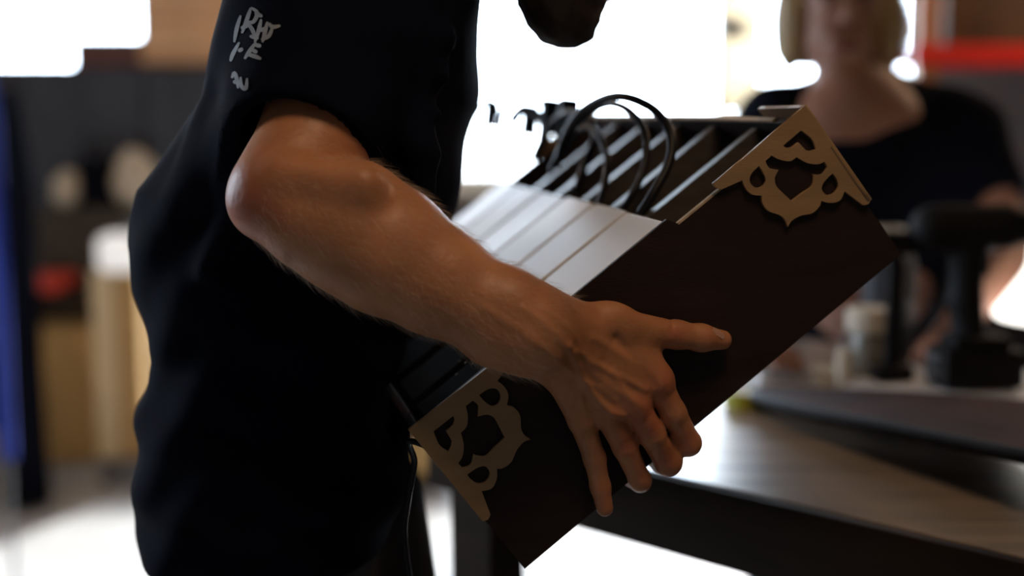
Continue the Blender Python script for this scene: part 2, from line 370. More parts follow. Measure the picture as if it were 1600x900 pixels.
obj('end_panel', tbox(.001, .001+e, 0, H-LOW, e, W-e, .0006), M_panel, tray)
obj('bottom_panel', tbox(.007, L-.009, .001, .007, e, W-e), M_panel, tray)
PIT = .103; W0 = .010
for i in range(6):
    a = W0+i*PIT; j = random.uniform(-.002, .002)
    obj('white_slat', tbox(.130, .256+j, H-.012, H-.003, a, a+PIT-.009, .0012), M_white, tray)
    obj('black_module', tbox(.012, .126, H-.05, H-.012+random.uniform(-.004, 0), a+.004, a+PIT-.013, .003), M_matteblack, tray)
    obj('socket_module', tbox(.262, .315, .02, H-.050-.008*(i % 2), a+.012, a+PIT-.025, .004), M_matteblack, tray)
    obj('socket_module', tbox(.325, .376, .02, H-.055-.006*(i % 3), a+.012, a+PIT-.025, .004), M_matteblack, tray)
    if i < 5: obj('divider', tbox(.258, L-.010, .02, H-.016, a+PIT-.016, a+PIT-.002), M_divider, tray)
    obj('slat_bearer', tbox(.236, .254, .007, H-.012, a+.006, a+PIT-.015), M_plyraw, tray)
for (px, py) in ((718, 566), (728, 568), (739, 570), (714, 586), (640, 646)):
    r = ray(px, py); q0 = T(0, H-.0105, 0); q = C0+r*((q0-C0)@V/(r@V))
    obj('screw_head', lathe(q, [(.0016, 0), (.0016, .0008), (.0008, .0016)], 8, axis=V), M_chrome, tray)
for (u, w_) in ((.30, .05), (.345, .062), (.33, .15), (.36, .17), (.35, .26), (.30, .25), (.365, .05)):
    obj('screw_head', lathe(T(u, H-.046, w_), [(.0022, 0), (.0022, .001), (.001, .002)], 8, axis=V), M_chrome, tray)
# carved corner ornament, traced in the corner's own axes (a along the long edge, b down the short edge)
def zp(x, y): q = uvo(1020+x/2.8125, 140+y/2.8125, .004); u, v = to_uv(q); return (L-u, H-v)
def piece(*runs):
    out = []
    for r in runs: out += [tuple(q) for q in catmull([zp(*p_) for p_ in r], 5)[:-1]]
    return out
OUT = piece([(660, 72), (255, 415)], [(255, 415), (268, 432), (290, 441)], [(290, 441), (383, 400)], [(383, 400), (398, 436), (428, 463), (470, 467)],
            [(470, 467), (472, 500), (498, 535), (548, 553), (572, 575), (583, 606)], [(583, 606), (600, 578), (640, 556), (690, 545), (722, 515), (730, 490)],
            [(730, 490), (770, 500), (812, 488), (832, 448)], [(832, 448), (915, 510)], [(915, 510), (938, 503), (948, 482)], [(948, 482), (660, 72)])
HOLES = [piece([(642, 180), (562, 248)], [(562, 248), (578, 258), (600, 256)], [(600, 256), (630, 234)], [(630, 234), (662, 268)], [(662, 268), (685, 271), (707, 264)], [(707, 264), (690, 220), (642, 180)]),
         piece([(622, 298), (592, 316), (550, 310), (512, 291)], [(512, 291), (484, 315)], [(484, 315), (500, 345), (542, 354)], [(542, 354), (526, 390), (532, 425), (560, 455), (600, 492)],
               [(600, 492), (650, 455), (688, 428), (696, 395), (694, 374)], [(694, 374), (735, 374), (757, 342)], [(757, 342), (745, 318)], [(745, 318), (712, 330), (665, 322), (622, 298)]),
         piece([(456, 337), (422, 372), (416, 408), (440, 432), (472, 428), (487, 400), (476, 368), (456, 337)]),
         piece([(780, 369), (742, 408), (732, 440), (755, 465), (788, 457), (805, 425), (797, 392), (780, 369)])]
SH = zp(660, 72)
fix = lambda ring: [(q[0]-SH[0], q[1]-SH[1]) for q in ring]
OUT = fix(OUT); HOLES = [fix(h) for h in HOLES]; th = .004
def orn(o, ax, ay):
    az = np.cross(ax, ay); obj('corner_ornament', plate(OUT, HOLES, th, frame(o, ax, ay, az)), M_ply, tray)
orn(T(L, H, -th/2-.0003), -U, -V); orn(T(0, H, -th/2-.0003), U, -V)
orn(T(L-.003+th/2+.0003, H, -th), D, -V)
orn(T(L, H, W+th/2+.0003), -U, -V); orn(T(0, H, W+th/2+.0003), U, -V)
# cables looping out of the compartments
def cab(pts, r): return obj('cable', tube([P(*q) for q in pts], r, 10), M_rubber, tray, smooth=True)
cab([(1000, 335, 1.22), (1022, 300, 1.22), (1046, 252, 1.23), (1048, 210, 1.24), (1026, 175, 1.26), (990, 155, 1.28), (958, 151, 1.31), (925, 163, 1.35), (900, 183, 1.38), (882, 215, 1.41), (870, 262, 1.42)], 0.0042)
cab([(968, 335, 1.26), (990, 300, 1.26), (1007, 258, 1.27), (1009, 215, 1.28), (995, 184, 1.30), (966, 164, 1.33), (938, 166, 1.37), (905, 190, 1.40), (880, 225, 1.42), (860, 270, 1.42)], 0.0034)
cab([(900, 300, 1.40), (912, 262, 1.42), (930, 215, 1.43), (920, 190, 1.45), (896, 176, 1.48), (872, 185, 1.52), (850, 215, 1.53), (835, 250, 1.53)], 0.0044)
cab([(935, 322, 1.30), (945, 285, 1.33), (948, 245, 1.36), (930, 205, 1.40), (905, 205, 1.43), (880, 240, 1.45)], 0.0034)
cab([(780, 205, 1.66), (784, 180, 1.66), (800, 158, 1.66), (826, 151, 1.66), (848, 165, 1.65), (862, 190, 1.64), (850, 225, 1.63)], 0.0034)
cab([(738, 186, 1.68), (752, 165, 1.68), (770, 160, 1.68), (776, 175, 1.67), (760, 195, 1.67), (745, 205, 1.67), (735, 262, 1.66)], 0.0039)
cab([(800, 190, 1.64), (815, 172, 1.63), (835, 176, 1.62), (850, 195, 1.61), (846, 232, 1.60)], 0.0062)
for (px, py, d, s) in ((886, 186, 1.52, .020), (858, 182, 1.60, .018), (828, 188, 1.64, .016), (768, 178, 1.67, .014)):
    q = P(px, py, d); obj('plug', box(None, (s, s*2.2, s), bev=s*.2, M=frame(q, -D, U*.7+V*.71, np.cross(-D, U*.7+V*.71))), M_blackplastic, tray)
obj('cable', tube([T(.004, H-.03, .02), P(640, 690, 1.10), P(648, 722, 1.13), P(640, 770, 1.14), P(632, 830, 1.15), P(640, 900, 1.15), P(655, 960, 1.15)], .0024, 8), M_rubber, tray, smooth=True)

# ------------------------------------------------------------------ the person carrying the tray
man = thing('person', 'person in black t-shirt, seen from the side, carrying the slatted tray box', 'person', (-.2, 1.27, 0))
DC = 1.27
RINGS = [(-190, 500, 620, .10), (-150, 455, 665, .15), (-100, 415, 715, .18), (-50, 390, 735, .195), (0, 374, 743, .20), (70, 354, 752, .20), (150, 340, 750, .195), (220, 285, 730, .19),
         (290, 232, 714, .19), (370, 214, 700, .185), (440, 216, 672, .18), (500, 232, 650, .175), (545, 248, 638, .172), (580, 238, 630, .172), (620, 222, 628, .175), (700, 210, 634, .18), (790, 209, 636, .185), (835, 216, 612, .185), (870, 226, 606, .18)]
rz_ = np.array([P(0, r[0], DC)[2] for r in RINGS]); xb = np.array([P(r[1], r[0], DC)[0] for r in RINGS]); xf = np.array([P(r[2], r[0], DC)[0] for r in RINGS]); hy = np.array([r[3] for r in RINGS])
od = np.argsort(rz_)
def torso_field(g, grow=0, folds=0.0, nexp=2.3):
    Z = g[2]; zz = Z.ravel(); a = np.interp(zz, rz_[od], xb[od])[None, None]; b = np.interp(zz, rz_[od], xf[od])[None, None]; y = np.interp(zz, rz_[od], hy[od])[None, None]
    cx = (a+b)/2; ax = (b-a)/2+grow; ay = y+grow
    q = (np.abs((g[0]-cx)/ax)**nexp+(np.abs((g[1]-1.28)/ay))**nexp)**(1/nexp)
    d = (q-1)*np.minimum(ax, ay)
    d = np.maximum(d, zz[None, None]-rz_.max()-grow)
    if folds:
        s1 = np.sin(38*g[0]+55*Z+9*np.sin(7*Z)+12*g[1]); s2 = np.sin(70*Z-30*g[0]+6*np.sin(11*g[0])+14*g[1])
        d = d+folds*(.6*s1+.5*s2)
    return d.astype(np.float32)
SHO = P(575, -35, 1.17); ELB = P(440, 300, 1.045); CUF = P(498, 214, 1.085)
SHO2 = P(600, -40, 1.43); ELB2 = P(520, 330, 1.62)
def tray_cut(f, m):                                  # cloth and body press against the tray, never through it
    sl, g = f.full(); q = [g[i]-BL[i] for i in range(3)]; d = None
    for ax, lo, hi in ((U, .001, L+.004), (V, 0, H+.002), (D, -.004, W+.004)):
        c = (q[0]*ax[0]+q[1]*ax[1]+q[2]*ax[2])-(lo+hi)/2; e_ = np.abs(c)-(hi-lo)/2-m; d = e_ if d is None else np.maximum(d, e_)
    f.a[sl] = np.maximum(f.a[sl], -d.astype(np.float32))
# t-shirt
f = Field((-.50, .98, .84), (.06, 1.72, 1.52), .0042); sl, g = f.full()
f.a[sl] = np.minimum(f.a[sl], np.maximum(torso_field(g, 0, .0035), rz_.min()-g[2]+.012))
f.cone(SHO, ELB, .078, .044, .05, cut=.775); f.cone(SHO2, ELB2, .080, .050, .05, cut=.60)
ax_ = ELB-SHO; f.cone(SHO+ax_*.62, SHO+ax_*.95, .0475, .0432, .0, 'sub'); ax2 = ELB2-SHO2; f.cone(SHO2+ax2*.52, SHO2+ax2*.9, .050, .046, .0, 'sub')
f.ell(P(690, -130, 1.27), (.075, .075, .06), .02, op='sub'); tray_cut(f, .0012)
for i in range(6):                                  # drag folds from the armpit and across the sleeve
    a0 = P(600+12*i, 110+26*i, 1.10); b0 = P(700-8*i, 60+60*i, 1.10); f.cone(a0, b0, .006, .003, .02)
f.cone(P(468, 112, 1.095), P(415, 186, 1.075), .006, .004, .014); f.cone(P(352, 180, 1.16), P(300, 330, 1.13), .010, .004, .03); f.cone(P(420, 260, 1.10), P(330, 420, 1.10), .006, .003, .03)
me = f.mesh('t_shirt'); shirt = link('t_shirt', me, M_black, man, smooth=True); bvh = None
deps = None
bmv = bmesh.new(); bmv.from_mesh(me); bmv.transform(Matrix.Translation(man.location)); bvh = BVHTree.FromBMesh(bmv); bmv.free()
# faded print on the shoulder blade: brushed letters following the cloth
STROKES = [[(392, 12), (386, 30), (378, 52)], [(392, 12), (402, 20), (396, 34), (385, 34)], [(385, 34), (394, 46), (398, 58)], [(408, 30), (404, 48), (398, 66)], [(405, 48), (416, 44)], [(418, 34), (410, 66)],
           [(420, 36), (426, 42), (438, 40)], [(426, 42), (420, 56), (408, 62)], [(400, 66), (390, 80), (382, 92)], [(398, 70), (408, 72)], [(394, 78), (402, 82)], [(384, 84), (398, 88), (408, 92)],
           [(376, 24), (370, 44), (366, 66)], [(388, 40), (376, 44)], [(374, 66), (364, 84), (360, 96)], [(380, 76), (372, 80)], [(362, 122), (366, 114), (370, 124), (372, 138)], [(364, 128), (372, 128)], [(376, 120), (377, 134), (384, 138), (386, 122)], [(398, 20), (410, 26)], [(390, 56), (404, 60)]]
bmp = bmesh.new()
for s in STROKES:
    pts = catmull([(*q,) for q in s], 5); vs = []
    for i, q in enumerate(pts):
        t = np.array(pts[min(i+1, len(pts)-1)])-np.array(pts[max(i-1, 0)]); n_ = np.array([-t[1], t[0]])/(np.linalg.norm(t)+1e-9)*(3.3*math.sin(math.pi*(.15+.7*i/(len(pts)-1))))
        row = []
        for sg in (-1, 1):
            qq = np.array(q)+n_*sg; r = Vector(ray(*qq)).normalized(); hit = bvh.ray_cast(Vector(C0), r)
            if hit[0] is None: row = []; break
            row.append(bmp.verts.new(hit[0]-r*.0015))
        if row: vs.append(row)
    for a, b in zip(vs, vs[1:]): bmp.faces.new((a[0], a[1], b[1], b[0]))
bmesh.ops.solidify(bmp, geom=bmp.faces[:], thickness=.0006)
pr = obj('shirt_print', bmp, M_print, shirt); pr['label'] = 'faded white brush-lettered print'
# trousers
f = Field((-.52, .98, .04), (.12, 1.62, .95), .006); sl, g = f.full()
hips = np.maximum(torso_field(g, -.016, 0), np.maximum(g[2]-.93, .80-g[2])); f.a[sl] = np.minimum(f.a[sl], hips)
LEG = {}
for s_, (px, Y, fx) in {'n': (400, 1.205, -.26), 'f': (505, 1.365, -.10)}.items():
    hx = P(px, 860, DC)[0]; A = (hx, Y, .86); K = (hx+(fx-hx)*.55+.03, Y-.005, .47); B = (fx, Y, .10); LEG[s_] = (A, K, B)
    f.chain([A, K, B], [.082, .070, .056], .03)
for i in range(10):
    A, K, B = LEG['n' if i % 2 else 'f']; z = .12+.09*i
    t = (z-.1)/.8; cx_ = B[0]+(A[0]-B[0])*t+.02*math.sin(math.pi*t); f.cone((cx_-.035, A[1]-.052, z), (cx_+.035, A[1]-.056, z-.04), .007, .005, .03)
sl2, g2 = f.full(); f.a[sl2] = np.maximum(f.a[sl2], .075-g2[2])
tray_cut(f, .0012); link('trousers', f.mesh('trousers'), M_trouser, man, smooth=True)
for s_ in 'nf':
    A, K, B = LEG[s_]; f = Field((B[0]-.16, B[1]-.09, -.01), (B[0]+.26, B[1]+.09, .16), .006)
    f.chain([(B[0]-.05, B[1], .045), (B[0]+.06, B[1], .05), (B[0]+.17, B[1], .03)], [.042, .044, .034], .02); f.cone((B[0]-.02, B[1], .05), (B[0]-.01, B[1], .12), .042, .046, .02)
    sl, g = f.full(); f.a[sl] = np.maximum(f.a[sl], -g[2]+.001)
    sh = link('shoe', f.mesh('shoe'), M_blackplastic, man, smooth=True)
# body: head, neck, trunk, far arm (coarse) + near arm and hand (fine), one mesh
f = Field((-.52, 1.0, .06), (.22, 1.86, 1.70), .0065); sl, g = f.full()
f.a[sl] = np.minimum(f.a[sl], np.maximum(torso_field(g, -.022, 0), .86-g[2]))
for s_ in 'nf': A, K, B = LEG[s_]; f.chain([A, K, B], [.08, .055, .04], .03)
tray_cut(f, .012); NB = P(665, -95, 1.27); HC = P(905, -225, 1.265); FD = (P(1015, -140, 1.265)-P(905, -225, 1.265)); FD /= np.linalg.norm(FD); HY = np.array([0, 1., 0]); HU = np.cross(HY, FD); HU = HU if HU[2] > 0 else -HU
MR = [FD, HY, HU]
f.cone(NB, HC-.03*HU-.03*FD, .062, .056, .03)
hp = lambda a, b, c: HC+a*FD+b*HY+c*HU
f.ell(HC+.02*HU-.01*FD, (.098, .075, .10), .02, MR); f.ell(hp(.035, 0, -.045), (.06, .056, .075), .03, MR)
f.ell(hp(.06, 0, -.105), (.03, .034, .02), .03, MR)
f.cone(hp(.092, 0, .0), hp(.118, 0, -.035), .009, .013, .012); f.cone(hp(.112, -.012, -.038), hp(.112, .012, -.038), .007, .007, .008)
for s in (-1, 1):
    f.ell(hp(.086, s*.030, .008), (.014, .017, .012), .01, MR, 'sub'); f.ell(hp(.078, s*.030, .008), (.014, .014, .012), .004, MR)
    f.cone(hp(.092, s*.014, .024), hp(.080, s*.05, .026), .007, .006, .012); f.ell(hp(-.005, s*.078, -.01), (.022, .008, .034), .008, MR)
f.cone(hp(.098, -.02, -.068), hp(.098, .02, -.068), .006, .006, .008); f.cone(hp(.096, -.018, -.08), hp(.096, .018, -.08), .007, .007, .008)
WR2 = T(.02, -.045, .52)
f.chain([SHO2, ELB2, WR2], [.062, .045, .030], .03)
HB = T(.075, -.022, .535); f.cone(WR2, HB, .026, .022, .02)
for i, w_ in enumerate((.49, .512, .534, .556)): f.chain([HB, T(.10, -.012, w_), T(.135, -.0105, w_), T(.16, -.009, w_)], [.018, .009, .008, .007], .006)
f.chain([WR2+.02*U, T(.01, -.02, .478), T(-.006, .01, .47), T(-.011, .035, .475)], [.014, .011, .009, .008], .008)
coarse = f.mesh('c')
# near arm
lo = P(360, 130, 1.06); h = .0016
f = Field((-.24, .955, .86), (.19, 1.16, 1.44), h)
def r_(px, d): return px*d/F
f.cone(SHO+(ELB-SHO)*.35, CUF, .046, .043, .01); f.cone(CUF, ELB, .0436, .0385, .010)
f.cone(P(525, 190, 1.085), P(542, 226, 1.085), .030, .0225, .016)                                    # biceps end over the crease
fa = [(440, 314, 64, 1.047), (484, 334, 85, 1.045), (545, 354, 104, 1.047), (606, 392, 101, 1.048), (681, 438, 85, 1.047), (768, 487, 71, 1.045), (815, 510, 65, 1.043)]
f.chain([P(a, b, d) for a, b, r, d in fa], [r_(r, d) for a, b, r, d in fa], .007)
f.ell(P(404, 320, 1.05), (.0185, .022, .019), .016)                                                    # elbow point
f.cone(P(445, 272, 1.018), P(565, 292, 1.010), .012, .017, .012)                                      # muscle rolling over the elbow
# wrist: two rods side by side
f.cone(P(800, 478, 1.040), uvo(897, 510, .031), .025, .0195, .014); f.cone(P(782, 522, 1.043), uvo(868, 562, .029), .025, .0185, .014)
f.cone(P(850, 527, 1.043), uvo(885, 540, .031), .022, .019, .02)
mc = [((897, 512, .031), (1028, 600, .023), .0145, .0118), ((886, 528, .033), (990, 630, .027), .0145, .0120), ((876, 546, .032), (946, 640, .026), .0140, .0112), ((866, 564, .030), (908, 656, .021), .0135, .0100)]
for a, b, ra, rb in mc: f.cone(uvo(*a), uvo(*b), ra, rb, .011)
def finger(pts, rs, k=.004):
    q = [uvo(*p_) if len(p_) == 3 else T(*p_[:3]) for p_ in pts]; f.chain(q, rs, k)
def bot(px, py, du, v, w_): u, _ = to_uv(uvo(px, py, 0)); return (u+du, v, w_, 0)
finger([(1028, 600, .023), (1052, 645, .021), (1075, 692, .0125), bot(1074, 692, -.002, -.0105, .014), bot(1074, 692, -.004, -.0095, .036)], [.0112, .0098, .0102, .0088, .0078])
finger([(990, 630, .027), (1018, 678, .022), (1044, 722, .0125), bot(1044, 722, -.002, -.0110, .014), bot(1044, 722, -.004, -.0100, .038)], [.0118, .0102, .0106, .0092, .0080])
finger([(946, 640, .026), (976, 698, .0175), (1000, 750, .0095), bot(1000, 750, .0, -.0095, .008), bot(1000, 750, -.003, -.0085, .022)], [.0108, .0094, .0085, .0080, .0074])
finger([(908, 656, .021), (929, 716, .0135), (938, 760, .0100), (945, 794, .0085)], [.0098, .0085, .0077, .0066])
finger([(905, 513, .031), (976, 510, .026), (1058, 523, .0150), (1096, 528, .0125), (1128, 531, .0095)], [.0150, .0125, .0104, .0100, .0078], .006)
f.cone(uvo(1000, 528, .019), uvo(1026, 586, .020), .0088, .0088, .012); f.cone(uvo(975, 526, .022), uvo(1012, 588, .021), .0100, .0100, .012); f.cone(uvo(955, 530, .022), uvo(990, 590, .021), .012, .011, .014)
f.ell(uvo(948, 492, .027), (.014, .012, .010), .012)                                                   # thumb-root bump
for (px, py, off, r) in ((1028, 598, .034, .0065), (992, 628, .037, .0065), (950, 640, .034, .006), (910, 655, .028, .0055)): f.ell(uvo(px, py, off-.006), (r, r, r), .010)
# veins, tendons, creases: real relief on the back of the hand and forearm, in the tray-face axes
sl, g = f.sl((-.06, .955, .86), (.19, 1.15, 1.30)); sub = f.a[sl]; near = np.abs(sub) < .007; I = np.argwhere(near)
pts = np.stack([g[0].ravel()[I[:, 0]], g[1].ravel()[I[:, 1]], g[2].ravel()[I[:, 2]]], 1)-BL; pu, pv, pw = pts@U, pts@V, pts@D
front = 1/(1+np.exp((pw+.012)/.003))
def uvl(line): return [to_uv(uvo(x, y, .03)) for x, y in line]
disp = np.zeros(len(I))
for line, A, sg in (([(868, 528), (890, 560), (908, 592), (925, 620), (948, 640), (972, 648)], .0019, .0020), ([(884, 538), (915, 560), (950, 578), (985, 596), (1004, 606)], .0015, .0019),
                    ([(908, 592), (930, 600), (955, 622)], .0009, .0016), ([(900, 590), (905, 625), (912, 645)], .0009, .0016), ([(950, 578), (968, 604), (984, 622)], .0012, .0018),
                    ([(800, 470), (840, 500), (868, 528)], .0012, .0022), ([(740, 470), (790, 500), (850, 545), (884, 575)], .0010, .0024), ([(830, 470), (870, 500), (900, 545)], .0009, .0020),
                    ([(955, 525), (985, 560), (1018, 595)], -.0017, .0026), ([(935, 560), (975, 600), (1000, 622)], -.0008, .0022), ([(905, 610), (940, 640)], -.0006, .002),
                    ([(915, 520), (985, 562), (1028, 598)], .0012, .0024), ([(900, 560), (945, 600), (992, 628)], .0009, .0022), ([(885, 570), (920, 612), (948, 640)], .0008, .002),
                    ([(966, 702), (988, 690)], -.0008, .0011), ([(968, 708), (990, 697)], -.0006, .001), ([(1050, 520), (1058, 500)], -.0008, .0013), ([(1062, 545), (1058, 530)], -.0006, .0013),
                    ([(1000, 652), (1014, 668)], .0008, .003), ([(1004, 640), (1040, 700)], .0006, .003), ([(1044, 690), (1062, 672)], -.0005, .0012), ([(1012, 690), (1034, 676)], -.0006, .0012)):
    disp += A*np.exp(-polydist(pu, pv, uvl(line))/(2*sg*sg))
sub[tuple(I.T)] -= (disp*front).astype(np.float32)
fine = f.mesh('f')
tmp = fine.copy(); bma = bmesh.new(); bma.from_mesh(tmp); bpy.data.meshes.remove(tmp); bma.normal_update(); abvh = BVHTree.FromBMesh(bma); bma.free()
body = link('body', join_meshes('body', [coarse, fine]), M_skin, man, smooth=True)
def redden(o, spots):                                # redder skin over elbow, knuckles and fingertips
    me = o.data; co = np.empty(len(me.vertices)*3, np.float32); me.vertices.foreach_get('co', co); co = co.reshape(-1, 3)+np.array(man.location, np.float32); v = np.zeros(len(co), np.float32)
    for q, rad, a in spots: v = np.maximum(v, a*np.exp(-((co-np.array(q, np.float32))**2).sum(1)/(2*rad*rad)))
    me.attributes.new('redness', 'FLOAT', 'POINT').data.foreach_set('value', v.astype(np.float32))
    nt = M_skin.node_tree; b = nt.nodes['Principled BSDF']; src = b.inputs['Base Color'].links[0].from_socket
    at = nt.nodes.new('ShaderNodeAttribute'); at.attribute_name = 'redness'; mx = nt.nodes.new('ShaderNodeMix'); mx.data_type = 'RGBA'
    nt.links.new(at.outputs['Fac'], mx.inputs[0]); nt.links.new(src, mx.inputs[6]); mx.inputs[7].default_value = (.46, .085, .050, 1); nt.links.new(mx.outputs[2], b.inputs['Base Color'])
redden(body, [(P(392, 328, 1.03), .020, .8)]+[(uvo(x, y, .03), r0, a) for x, y, r0, a in ((1030, 606, .011, .5), (1000, 642, .011, .7), (1012, 664, .009, .6), (958, 652, .008, .4), (1078, 695, .010, .5), (1046, 724, .010, .5), (978, 698, .007, .5), (945, 795, .010, .8), (1130, 531, .009, .4), (1060, 520, .008, .4), (1004, 758, .009, .5))])
# thumb nail and ring-finger nail lie on the skin
def nail(px, py, d2, wpx, lpx):
    c0 = abvh.ray_cast(Vector(C0), Vector(ray(px, py)).normalized())
    if c0[0] is None: return
    n_ = c0[1]; a = np.array(d2)/np.linalg.norm(d2); ax = Vector(RV*a[0]-UPV*a[1]); ax = (ax-n_*ax.dot(n_)).normalized(); ay = n_.cross(ax)
    bm = bmesh.new(); rows = []
    for i in range(7):
        row = []
        for j in range(7):
            s, t = i/3-1, j/3-1; ww = wpx/F*1.06*(1-.18*max(0, s)**3-.1*max(0, -s)**4); q = c0[0]+ax*s*lpx/F*1.06+ay*t*ww-n_*(.0022*t*t+.0006*s*s)+n_*.0016
            row.append(bm.verts.new(q))
        rows.append(row)
    for a_, b_ in zip(rows, rows[1:]):
        for k in range(6): bm.faces.new((a_[k], a_[k+1], b_[k+1], b_[k]))
    bmesh.ops.solidify(bm, geom=bm.faces[:], thickness=.0008); obj('fingernail', bm, M_nail, body, smooth=True)
nail(1122, 519, (1, .10), 8, 13)
# fine hair along the forearm
bm = bmesh.new(); nh = 0
for _ in range(4600):
    t = random.random(); q = np.array([430, 260])*(1-t)+np.array([870, 520])*t+np.array([.45, -.89])*random.uniform(-115, 125)
    cen = np.array([430, 290])*(1-t)+np.array([870, 530])*t
    o0 = P(cen[0], cen[1], 1.045); dr = np.array([-.45*0, 0, 0])
    ang = random.uniform(0, 2*math.pi); side = UPV*math.cos(ang)*.9+RV*.4*math.cos(ang)+FW*math.sin(ang); side /= np.linalg.norm(side)
    hit = abvh.ray_cast(Vector(o0+side*.12), Vector(-side))
    if hit[0] is None: continue
    n_ = hit[1]; ax = Vector(P(870, 530, 1.045)-P(430, 290, 1.045)).normalized()
    tan = (ax+Vector(rng.normal(0, .45, 3))); tan = (tan-n_*tan.dot(n_)).normalized(); ln = random.uniform(.007, .016); r0 = .000055; prev = None
    for k in range(4):
        s = k/3; c = hit[0]+tan*ln*s+n_*(ln*(.55*s-.25*s*s)); x = n_.cross(tan)*r0*(1.05-s); y = n_*r0*(1.05-s)
        ring = [bm.verts.new(c+x), bm.verts.new(c-x*.5+y*.86), bm.verts.new(c-x*.5-y*.86)]
        if prev:
            for m_ in range(3): bm.faces.new((prev[m_], prev[(m_+1) % 3], ring[(m_+1) % 3], ring[m_]))
        prev = ring
stuff(obj('arm_hair', bm, M_armhair, body))
# beard and hair
f = Field(HC-.17, HC+.17, .005)
f.ell(hp(.035, 0, -.056), (.066, .062, .070), .02, MR); f.ell(hp(.072, 0, -.120), (.036, .036, .030), .03, MR)
f.ell(hp(.09, 0, -.02), (.07, .09, .055), .01, MR, 'sub'); f.ell(hp(.125, 0, -.075), (.035, .022, .016), .006, MR, 'sub'); f.ell(hp(-.06, 0, -.04), (.05, .2, .2), .01, MR, 'sub')
sl, g = f.full(); f.a[sl] += (.0025*np.sin(260*g[0]+90*g[1])*np.sin(240*g[1])*np.sin(200*g[2])).astype(np.float32)
link('beard', f.mesh('beard'), M_hair, man, smooth=True)
f = Field(HC-.17, HC+.17, .005); f.ell(HC+.03*HU-.014*FD, (.104, .082, .10), .02, MR); f.ell(hp(.10, 0, -.02), (.075, .1, .085), .02, MR, 'sub'); f.ell(hp(.02, 0, -.12), (.12, .1, .09), .02, MR, 'sub')
link('hair', f.mesh('hair'), M_hair, man, smooth=True)
for s in (-1, 1):
    bm = bmesh.new(); bmesh.ops.create_uvsphere(bm, u_segments=12, v_segments=8, radius=.0115, matrix=Matrix.Translation(Vector(hp(.079, s*.030, .008)))); obj('eye', bm, M_paper, man, smooth=True)

# ------------------------------------------------------------------ the person behind the bench
DW = 2.4
wom = thing('person', 'person in a black scoop-neck t-shirt standing behind the workbench, facing the camera', 'person', (P(1340, 300, DW)[0], P(1340, 300, DW)[1], 0))
Q = lambda x, y, dd=0: P(x, y, DW+dd)
hw = Q(1309, 4)
f = Field((hw[0]-.42, hw[1]-.80, .02), (hw[0]+.50, hw[1]+.30, hw[2]+.18), .007)
EX, EY, EZ = RV, np.array([0, 1., 0]), np.array([0, 0, 1.])
h2 = lambda a, b, c: hw+a*RV+b*EY+c*EZ
f.ell(h2(0, .02, .03), (.074, .092, .098), .02); f.ell(h2(-.003, -.03, -.06), (.057, .055, .068), .03); f.ell(h2(-.006, -.055, -.115), (.028, .024, .017), .025)
f.cone(h2(-.004, -.088, .01), h2(-.006, -.105, -.028), .008, .012, .012); f.cone(h2(-.016, -.098, -.032), h2(.006, -.098, -.032), .007, .007, .008)
f.cone(h2(-.026, -.084, -.072), h2(.016, -.084, -.072), .006, .006, .008); f.cone(h2(-.022, -.080, -.084), h2(.012, -.080, -.084), .007, .007, .01)
for s in (-1, 1):
    f.ell(h2(s*.031-.003, -.078, .012), (.018, .014, .012), .008, op='sub'); f.ell(h2(s*.031-.003, -.062, .012), (.013, .013, .012), .004)
    f.cone(h2(s*.014-.003, -.084, .03), h2(s*.05-.003, -.07, .032), .007, .006, .01)
NK = Q(1342, 165, .04); f.cone(h2(.015, .025, -.06), NK, .047, .052, .03)
f.cone(NK, Q(1345, 420, .03), .08, .11, .05); f.ell(Q(1338, 205, -.02), (.12, .075, .09), .04)
SHL, SHR = Q(1212, 205, .03), Q(1500, 215, .03)
EL, ER = Q(1190, 430, -.08), Q(1590, 400, -.05); f.chain([SHL, EL], [.05, .038], .02); f.chain([SHR, ER], [.05, .040], .02)
WL_, WR_ = PZ(1160, 530, .905), PZ(1490, 545, .905)+np.array([.02, .10, 0]); f.chain([EL, WL_], [.036, .024], .02); f.chain([ER, WR_], [.038, .024], .02)
for Wp, dx in ((WL_, .5), (WR_, -.5)):
    dv = np.array([dx*.5, -.86, -.08]); dv /= np.linalg.norm(dv); sv = np.cross(dv, EZ); kn = Wp+dv*.07; kn[2] = .90
    for i, ln in enumerate((.062, .072, .068, .052)):
        b0 = kn+sv*(i-1.5)*.019; f.cone(Wp, b0, .018, .010, .012); c1 = b0+dv*ln*.55+EZ*.004; c2 = b0+dv*ln; c2[2] = .886; f.chain([b0, c1, c2], [.010, .009, .0075], .005)
    b0 = Wp+sv*(-.024 if dx > 0 else .024)+dv*.03; c2 = b0+dv*.045+sv*(-.02 if dx > 0 else .02); c2[2] = .886; f.chain([Wp, b0, c2], [.014, .011, .008], .008)
f.cone(Q(1345, 420, .03), (hw[0]+.03, hw[1]+.08, .78), .11, .12, .05)
for s in (-1, 1): f.chain([(hw[0]+.03+s*.08, hw[1]+.10, .74), (hw[0]+.03+s*.08, hw[1]+.08, .42), (hw[0]+.03+s*.08, hw[1]+.12, .06)], [.075, .05, .035], .03)
wbody = link('body', f.mesh('body'), M_skin2, wom, smooth=True)
f = Field((hw[0]-.40, hw[1]-.30, .70), (hw[0]+.50, hw[1]+.32, hw[2]), .007)
f.cone(SHL+.02*RV, SHR-.02*RV, .072, .072, .02); f.ell(Q(1350, 300, .03), (.20, .125, .18), .05); f.cone(Q(1350, 330, .03), (hw[0]+.03, hw[1]+.08, .80), .15, .145, .05)
f.cone(Q(1310, 150, .05), SHL, .05, .065, .03); f.cone(Q(1375, 150, .05), SHR, .05, .065, .03)
